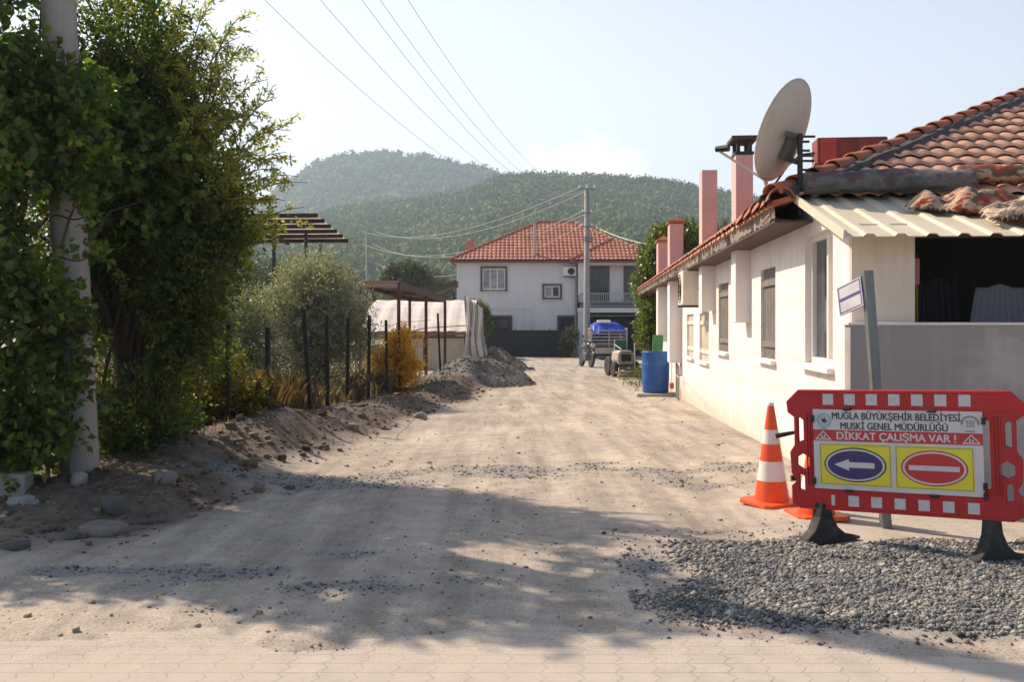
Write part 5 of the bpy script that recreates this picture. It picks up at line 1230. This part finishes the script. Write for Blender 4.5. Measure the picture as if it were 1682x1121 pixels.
def rock(px, py, wpx, hpx, lab, mat, seed, grp='stones on the left bank'):
    # depth of the ground seen at the pixel where the stone rests
    Y = 8.0
    for _ in range(12): X = (px-841)/F*Y; Y = (EYE-gz1(X, Y))*F/(py-HORIZON)
    X = (px-841)/F*Y; k = Y/F; rg = np.random.default_rng(seed)
    wpx *= .88; hpx *= .82; k = Y/F; BLK = blocky(); bv = BLK[0]*(1+rg.uniform(-.10, .08, (len(BLK[0]), 3))); q = bv
    q = q*(1+.10*vn3(bv, 1.7, seed)[:, None])*.92*np.array([wpx*k/2, wpx*k/2*.75, hpx*k/2])
    o = np_obj('stone', q, BLK[1], mat); o.location = (X, Y+wpx*k*.3, gz1(X, Y)+hpx*k*.34); o.rotation_euler = (R(rg.uniform(-12, 12)), R(rg.uniform(-14, 14)), R(rg.uniform(-30, 30)))
    tag(o, lab, 'stone', grp)
rock(268, 828, 40, 30, 'pale squarish stone on the dark bank right of the concrete pole', ROCK, 1)
rock(160, 882, 84, 24, 'long flat pale slab of stone lying below the concrete pole', ROCK, 2)
rock(126, 800, 26, 34, 'white lump of rubble at the left foot of the concrete pole', plain('white_rubble', (.30, .285, .27), .9, .25, 14, bump=.6, bscale=30), 3)
rock(182, 850, 44, 44, 'grey block of stone at the right foot of the concrete pole', ROCKG, 4)
rock(116, 888, 30, 10, 'thin grey chip beside the flat pale slab', ROCKG, 5)
rock(316, 808, 14, 12, 'small pale stone on the bank right of the squarish stone', ROCK, 6)
rock(690, 688, 22, 14, 'white stone on the earth bank beside the yellow shrub', plain('white_rubble', (0, 0, 0)), 7)
rock(580, 700, 20, 16, 'pale stone on the earth bank in the middle of the fence', ROCK, 8)
rock(425, 738, 20, 14, 'buff stone on the earth bank at the third fence post', ROCK, 9)
rock(18, 905, 50, 18, 'dark flat stone at the left edge below the concrete stub', ROCKG, 10)
rock(240, 862, 20, 14, 'dark round stone between the slab and the squarish stone', ROCKG, 11)
rock(476, 805, 16, 10, 'small dark stone at the edge of the left bank', ROCKG, 12)
cs = thing('concrete_stub', 'broken concrete stub standing at the left edge below the vine', 'concrete block', (-3.97, 7.9, -.05), (0, R(3), R(10)))
m = MB(); m.box((0, 0, .13), (.24, .26, .30), bev=.02); m.build('block', plain('concrete', (0, 0, 0)), cs)
lt = thing('litter_bag', 'crumpled whitish plastic bag lying by the concrete stub', 'litter', (-3.72, 7.55, .0))
V, Fc = blobs(np.array([[0, 0, .05], [.06, .02, .03]]), np.array([[.10, .08, .07], [.08, .07, .04]]), ICO2, .30, np.random.default_rng(9)); np_obj('bag', V, Fc, plain('bag_white', (.26, .265, .28), .5, .2), lt)

# ================================================================== PLANTS
BARK = plain('bark', (.10, .075, .055), .9, .35, 8, bump=.6, bscale=25)
def tree(name, lab, cat, base, lobes, mat, seed, n, per, twig, L, Wd, r0=.09, k=26, stems=1, droop=0., up=.4, shell=.45, gap=-.25, gscale=1.6, fork=.35, group=None, zmin=None, upleaf=.5, spread=.8, extra=()):
    o = thing(name, lab, cat, base, group=group)
    lb = [(a-base[0], b-base[1], c-base[2], *r) for a, b, c, *r in lobes]
    cr, P, d = crown('crown', lb, n, per, twig, L, Wd, mat, o, seed, droop, up, shell, gap, gscale, zmin, upleaf, spread)
    limbs('trunk', (0, 0, 0), P, BARK, o, r0, k, np.random.default_rng(seed+100), fork, stems=stems)
    return o
def gnd(x, y): return (x, y, gz1(x, y))
VINE = leafmat('vine_leaf', [(.055, .105, .028), (.082, .142, .034), (.125, .19, .045), (.064, .115, .032), (.21, .25, .055), (.095, .155, .038), (.28, .26, .05)], .58, .42, .4)
tree('climbing_vine', 'dark broad leaved vine swallowing the concrete pole at the left edge', 'vine', gnd(-4.3, 8.1), [(-4.3, 8.15, 1.3, .75, .55, 1.3), (-4.3, 8.05, 2.7, .60, .50, .85), (-4.75, 8.2, 3.0, .9, .6, .9), (-3.45, 8.95, 2.75, .42, .38, .7), (-5.4, 8.3, 2.2, 1.0, .7, 1.9), (-3.85, 8.85, 3.3, .42, .35, .42), (-3.74, 8.18, 2.15, .32, .16, .40, 4), (-3.80, 8.18, 2.95, .36, .16, .55, 4), (-4.5, 8.2, 3.5, .45, .4, .42), (-3.95, 8.02, 1.1, .30, .3, .9), (-5.05, 8.4, 4.6, .6, .6, 1.0), (-4.65, 8.5, 5.2, .5, .5, .5, .8), (-4.2, 8.8, 5.1, .55, .5, .4, .8), (-5.8, 7.9, 3.1, .7, .5, .9), (-4.15, 8.1, 3.75, .3, .3, .3)],  # top and far-left lobes: unseen tree read off its shadow, added to the vine
     VINE, 31, 4600, 14, .24, .085, .034, .05, 40, 3, .25, .2, .55, -.22, 2.2, .25)
DARKLEAF = leafmat('dark_leaf', [(.040, .078, .024), (.060, .105, .030), (.090, .135, .036), (.050, .088, .026), (.15, .175, .045), (.070, .11, .032), (.22, .18, .045)], .55, .5, .3)
tree('bushy_tree', 'tall dense dark green tree overhanging the left bank behind the pole', 'tree', gnd(-3.6, 9.8), [(-3.6, 9.6, .75, .42, .4, .75, 1.6), (-3.35, 9.5, 1.5, .50, .5, .7, 1.4), (-2.95, 9.5, 2.15, .46, .5, .5, .7), (-3.45, 9.6, 2.6, .70, .5, .8, .8), (-3.7, 9.7, 3.4, .75, .5, .65, .55), (-4.5, 9.9, 2.9, .9, .6, 1.2, .5), (-4.3, 9.8, 1.3, .7, .5, 1.2, .7), (-3.6, 9.6, 4.05, .55, .5, .5, .35), (-4.2, 9.8, 4.1, .6, .6, .5, .25)],
     DARKLEAF, 33, 5600, 16, .28, .058, .016, .10, 46, 2, .15, .3, .35, -.16, 1.8, .35)
YELLEAF = leafmat('willow_leaf', [(.24, .28, .085), (.32, .34, .10), (.43, .40, .13), (.27, .30, .09), (.52, .45, .14), (.18, .22, .065)], .58, .5, .25)
# slender arching sprays: each shoot carries paired narrow leaves
def sprays(name, lab, cat, base, shoots, mat, seed, L, Wd, den=70):
    o = thing(name, lab, cat, base); rg = np.random.default_rng(seed); B, D = [], []; mb = MB()
    for (tx_, ty2, tz_, bow) in shoots:
        p0 = np.array(base)+rg.normal(size=3)*np.array([.18, .18, 0]); p3 = np.array([tx_, ty2, tz_]); p1 = p0+(p3-p0)*np.array([.15, .15, .55]); p2 = p0+(p3-p0)*np.array([.55, .55, .98])+np.array([0, 0, bow])
        tt = np.linspace(0, 1, 14)[:, None]; c = (1-tt)**3*p0+3*(1-tt)**2*tt*p1+3*(1-tt)*tt**2*p2+tt**3*p3
        mb.tube((c-np.array(base)).tolist(), [.016*(1-t)+.003 for t in tt[:, 0]], 5, cap=False)
        nsub = 16
        for s in range(nsub):
            t = .35+.65*s/nsub; j = min(12, int(t*13)); q0 = c[j]; d = unit(c[j+1]-c[j]); sd = unit(d+rg.normal(size=3)*.75); ln_ = rg.uniform(.14, .38)*(1.15-t*.5)
            mb.tube([(q0-np.array(base)).tolist(), (q0+sd*ln_-np.array(base)).tolist()], [.005, .002], 4, cap=False)
            k = int(den*ln_); u = rg.random((k, 1)); B.append(q0+sd*ln_*u+rg.normal(size=(k, 3))*.02); D.append(sd*.8+rg.normal(size=(k, 3))*.7)
    V, Fc = leaf_quads(np.concatenate(B)-np.array(base), np.concatenate(D), L, Wd, rg, .3); np_obj('crown', V, Fc, mat, o); mb.build('stem', BARK, o, smooth=True); return o
rg = np.random.default_rng(77); shoots = []
for (px, py, Y) in ((300, 60, 9.3), (345, 15, 9.4), (395, 60, 9.2), (405, 25, 9.5), (410, 130, 9.2), (440, 130, 9.4), (425, 190, 9.2), (450, 205, 9.3), (470, 250, 9.4), (455, 280, 9.1), (490, 290, 9.4), (505, 300, 9.5), (440, 240, 9.6), (380, 110, 9.5), (360, 70, 9.6), (330, 110, 9.0), (410, 250, 9.0), (420, 320, 9.1), (470, 330, 9.4), (500, 340, 9.4), (510, 360, 9.5), (450, 380, 9.3), (430, 400, 9.2), (290, 20, 9.5), (250, 25, 9.6), (210, 10, 9.7), (375, 170, 9.1), (400, 200, 9.3), (260, -40, 9.6), (320, -60, 9.8), (345, 150, 9.0), (370, 230, 8.9), (395, 290, 8.9), (330, 200, 8.8), (430, 330, 9.0), (455, 160, 9.4), (478, 215, 9.5), (415, 75, 9.4), (275, 75, 9.1)):
    p = at(px, py, Y); shoots.append((p.x, p.y, p.z, rg.uniform(-.05, .35)))
sprays('willow_shrub', 'tall shrub with sunlit yellow green arching sprays right of the dark tree', 'shrub', gnd(-3.55, 9.75), shoots, YELLEAF, 41, .062, .011, 165)
tree('leafy_shrub', 'sunlit yellow green shrub with rusty base leaves at the first fence post', 'shrub', gnd(-3.45, 11.4), [(-3.5, 11.4, .75, .35, .4, .62), (-3.2, 11.6, .5, .3, .35, .45), (-3.75, 11.2, .4, .4, .4, .4)], leafmat('lime_leaf', [(.10, .12, .02), (.15, .15, .03), (.07, .09, .02), (.25, .13, .02), (.19, .17, .03)], .4), 51, 700, 14, .2, .06, .012, .02, 16, 3, 0, .7, .2, -.5)
OLIVE = leafmat('olive_leaf', [(.24, .25, .185), (.31, .315, .24), (.18, .195, .13), (.40, .39, .32), (.14, .16, .10)], .32, .5, .4)
tree('olive_tree', 'silvery grey olive tree behind the wire fence', 'olive tree', gnd(-3.9, 19.5), [(-3.9, 19.5, 1.75, .85, .9, .85), (-3.5, 19.6, 1.35, .60, .8, .75), (-4.6, 19.4, 1.2, .6, .8, .8), (-3.75, 19.6, .6, .65, .7, .6), (-3.9, 19.6, 2.25, .5, .6, .45), (-3.15, 19.9, 1.1, .35, .5, .5), (-4.5, 19.4, .4, .7, .8, .6)],
     OLIVE, 61, 3300, 15, .32, .075, .012, .10, 40, 2, .0, .7, .25, -.3, 1.9, .35)
tree('olive_tree', 'greyish young olive tree nearer the road trees behind the second fence post', 'olive tree', gnd(-4.35, 15.2), [(-4.2, 15.2, 1.35, .6, .6, .6), (-3.9, 15.1, .85, .55, .6, .6), (-4.8, 15.3, 1.0, .6, .6, .8), (-3.8, 15.2, .3, .6, .6, .5)],
     leafmat('olive_leaf_dim', [(.15, .17, .11), (.21, .23, .16), (.11, .13, .08), (.27, .28, .21)], .32), 63, 1800, 14, .28, .07, .012, .06, 26, 2, 0, .6, .25, -.3, 1.9)
GREEN = leafmat('green_leaf', [(.07, .12, .028), (.11, .16, .035), (.17, .20, .04), (.06, .095, .025), (.22, .22, .045)], .35, .4, .4)
tree('evergreen_shrub', 'dark green shrub low behind the wire fence beside the dense tree', 'shrub', gnd(-4.0, 13.0), [(-4.0, 12.9, .55, .6, .5, .6), (-3.5, 13.0, .35, .45, .45, .45), (-4.6, 13.0, .9, .6, .6, .9), (-3.7, 12.6, .75, .35, .4, .45)], leafmat('shrub_leaf', [(.03, .05, .014), (.05, .075, .018), (.075, .095, .022), (.04, .06, .016)], .3), 65, 1500, 14, .2, .055, .012, .03, 16, 3, 0, .5, .2, -.5)
tree('yellow_shrub', 'bright orange yellow autumn shrub at the fence', 'shrub', gnd(-2.85, 24.6), [(-2.95, 24.4, .40, .45, .45, .70), (-2.50, 24.4, .55, .32, .4, .70), (-3.25, 24.3, .10, .36, .4, .5), (-2.65, 24.4, .95, .28, .3, .40)], leafmat('yellow_leaf', [(.60, .30, .02), (.74, .42, .03), (.52, .25, .02), (.78, .52, .05), (.42, .26, .03)], .45), 67, 1200, 16, .2, .06, .017, .025, 24, 3, 0, .9, .2, -.45, 2.4)
tree('fig_tree', 'sunlit green tree over the far end of the long house', 'tree', gnd(5.2, 34.5), [(5.15, 34.4, 3.4, .65, .9, .8), (4.75, 34.2, 2.8, .45, .8, .6), (5.35, 34.6, 4.35, .5, .7, .45), (5.9, 34.8, 4.0, .7, .9, .8), (4.95, 34.3, 2.0, .55, .9, .8), (4.75, 33.9, 1.2, .4, .6, .7)], GREEN, 69, 3000, 13, .34, .12, .045, .12, 36, 2, .1, .4, .3, -.3, 1.6)
tree('flowering_bush', 'leafy bush with yellow green lower leaves between the cart and the barrel', 'bush', gnd(4.2, 31.4), [(4.28, 31.3, .65, .30, .5, .6), (4.5, 31.5, 1.5, .32, .5, .6), (4.22, 31.2, .2, .28, .5, .45), (4.75, 31.3, .8, .35, .5, .8)], leafmat('bush_leaf', [(.09, .13, .02), (.14, .18, .025), (.20, .22, .035), (.06, .09, .02), (.11, .13, .03)], .4), 71, 1400, 13, .25, .09, .028, .04, 24, 3, 0, .5, .25, -.35)
tree('round_tree', 'small round green tree before the left front of the two storey house', 'tree', gnd(-2.05, 56), [(-2.05, 56, 1.75, .75, .7, .85), (-1.75, 56, 1.3, .6, .6, .5), (-2.4, 56, 1.3, .5, .6, .6)], GREEN, 73, 1500, 13, .3, .11, .035, .07, 26, 1, 0, .5, .3, -.3, 1.6, .5)
tree('grey_shrub', 'dusty shrub at the right end of the black fence', 'shrub', gnd(3.45, 59.5), [(3.5, 59.5, .3, .5, .5, .8), (3.3, 59.5, .0, .5, .5, .5)], leafmat('dusty_leaf', [(.09, .10, .05), (.13, .135, .07), (.07, .08, .04)], .3), 75, 600, 12, .22, .09, .025, .03, 14, 3)
tree('distant_tree', 'broad olive green crown rising behind the plastic shed', 'tree', gnd(-7.6, 72), [(-7.6, 72, 4.6, 1.6, 1.4, 1.1), (-8.6, 72, 4.2, .9, 1, .9), (-6.6, 72, 4.1, .9, 1, .9)], leafmat('far_leaf', [(.075, .095, .045), (.11, .125, .06), (.055, .07, .035)], .25), 79, 1700, 12, .4, .16, .05, .15, 26, 1, 0, .5)
for k, (px, top, Y, sx) in enumerate(((560, 452, 90, 2.6), (690, 440, 105, 3.0), (470, 430, 80, 3.2), (380, 420, 70, 3.4), (1180, 372, 80, 3.4), (1135, 366, 88, 2.6), (250, 420, 50, 2.8))):
    p = at(px, top, Y); lab = ['dim tree between the olive and the distant pole', 'tree top behind the dark lean to roof', 'tree mass behind the olive tree', 'tree mass behind the dense left tree', 'tree behind the pink chimneys', 'dark tree top behind the tile topped chimney', 'tree behind the vine at the far left'][k]
    h = p.z+.7
    tree('background_tree', lab, 'tree', gnd(p.x, Y), [(p.x, Y, p.z-sx*.6, sx, sx*.8, sx*.62), (p.x+sx*.6, Y, p.z-sx*1.0, sx*.7, sx*.7, sx*.6), (p.x-sx*.6, Y, p.z-sx*.95, sx*.7, sx*.7, sx*.6)], leafmat('background_leaf%d' % k, [(.05, .07, .028), (.075, .095, .035), (.10, .11, .045)], .25), 200+k, 1300, 10, .5, .22, .07, .16, 18, 1, group='background trees')
# dry grass and weeds
def grass(name, lab, n, fx_, fy_, h0, mat, seed, mask=None):
    rg = np.random.default_rng(seed); x = fx_(rg, n); y = fy_(rg, n)
    if mask is not None: k = rg.random(n) < mask(x, y); x, y = x[k], y[k]
    n = len(x); z = gz(x, y)-.02; h = h0*rg.uniform(.4, 1.3, n)*(1+1.0*fbm(x*1.2, y*1.2, 2, seed)); a = rg.uniform(0, 6.28, n); l = rg.uniform(.1, .6, n)*h
    b = np.stack([x, y, z], 1); d = np.stack([np.cos(a), np.sin(a), 0*a], 1); s = np.stack([-np.sin(a), np.cos(a), 0*a], 1)*.0032*(1+y/11)[:, None]
    up3 = np.array([0, 0, 1.])
    mid = b+d*l[:, None]*.35+up3*h[:, None]*.6; tip = b+d*l[:, None]+up3*h[:, None]*.95
    V = np.stack([b-s, b+s, mid+s*.7, tip, mid-s*.7], 1).reshape(-1, 3); Fc = np.arange(n*5).reshape(-1, 5)
    return tag(np_obj(name, V, Fc, mat), lab, 'grass', kind='stuff')
DRY = leafmat('dry_grass', [(.26, .195, .13), (.18, .125, .08), (.33, .26, .175), (.15, .09, .06), (.14, .13, .07)], .3)
grass('dry_grass', 'tall dry brown grass behind the wire fence', 42000, lambda r, n: r.uniform(-6.5, -2.2, n), lambda r, n: 11.8+14*r.random(n)**1.4, .40, DRY, 5, lambda x, y: ss(-.2, .05, -2.98-x)*(.3+.7*ss(-.2, .3, fbm(x, y, 2, 9))))
grass('weeds', 'short weeds and dry stalks on the left bank', 4500, lambda r, n: r.uniform(-5.5, -1.6, n), lambda r, n: 7.4+24*r.random(n)**1.2, .12, leafmat('weed', [(.10, .10, .035), (.26, .20, .10), (.06, .075, .02)], .3), 6, lambda x, y: soil(x, y)*ss(-.15, .35, fbm(x*.9, y*.9, 3, 19))*(x < road_edge(y)-.45))
grass('verge_grass', 'tufts of green and dry grass by the cart and barrel', 1500, lambda r, n: r.uniform(2.6, 5.5, n), lambda r, n: r.uniform(24.5, 40, n), .14, leafmat('verge', [(.12, .13, .035), (.26, .21, .10), (.08, .10, .025)], .3), 7, lambda x, y: ss(0, .4, x-(1.35+.062*y))*ss(-.2, .2, fbm(x*.9, y*.7, 2, 29)))
grass('field_grass', 'rough grass on the ground beyond the fence and house', 12000, lambda r, n: r.uniform(-40, -4.5, n), lambda r, n: r.uniform(22, 75, n), .45, DRY, 8)

rg = np.random.default_rng(55); n = 1500; x = rg.uniform(-5, .2, n); y = 6.8+22*rg.random(n)**1.2; k = rg.random(n) < soil(x, y)*ss(-.1, .3, fbm(x*1.3, y*1.3, 3, 57)); x, y = x[k], y[k]
m = MB()
for a, b in zip(x, y):
    l = rg.uniform(.06, .30); t = rg.uniform(0, 6.28); z = gz1(a, b)+.012; e = (a+l*math.cos(t), b+l*math.sin(t)); m.tube([(a, b, z), ((a+e[0])/2+rg.normal()*.015, (b+e[1])/2, z+rg.uniform(.0, .035)), (e[0], e[1], gz1(*e)+.008)], [.005, .004, .002], 4)
tag(m.build('twigs', plain('twig', (.16, .12, .085), .9, .35, 5)), 'dry twigs and roots scattered over the dug bank', 'twigs', kind='stuff')

# ================================================================== HAZE
hz_ = MB().box((0, 590, 99), (2400, 1330, 203)).build('haze', bpy.data.materials.new('haze'))
hm = hz_.data.materials[0]; hm.use_nodes = True; hm.node_tree.nodes.clear()
pv_ = hm.node_tree.nodes.new('ShaderNodeVolumePrincipled'); ho = hm.node_tree.nodes.new('ShaderNodeOutputMaterial')
pv_.inputs['Color'].default_value = (.64, .82, 1.0, 1); pv_.inputs['Density'].default_value = .00052; pv_.inputs['Anisotropy'].default_value = .35
hm.node_tree.links.new(pv_.outputs[0], ho.inputs['Volume'])
tag(hz_, 'pale blue haze over the whole valley', 'haze', kind='stuff')
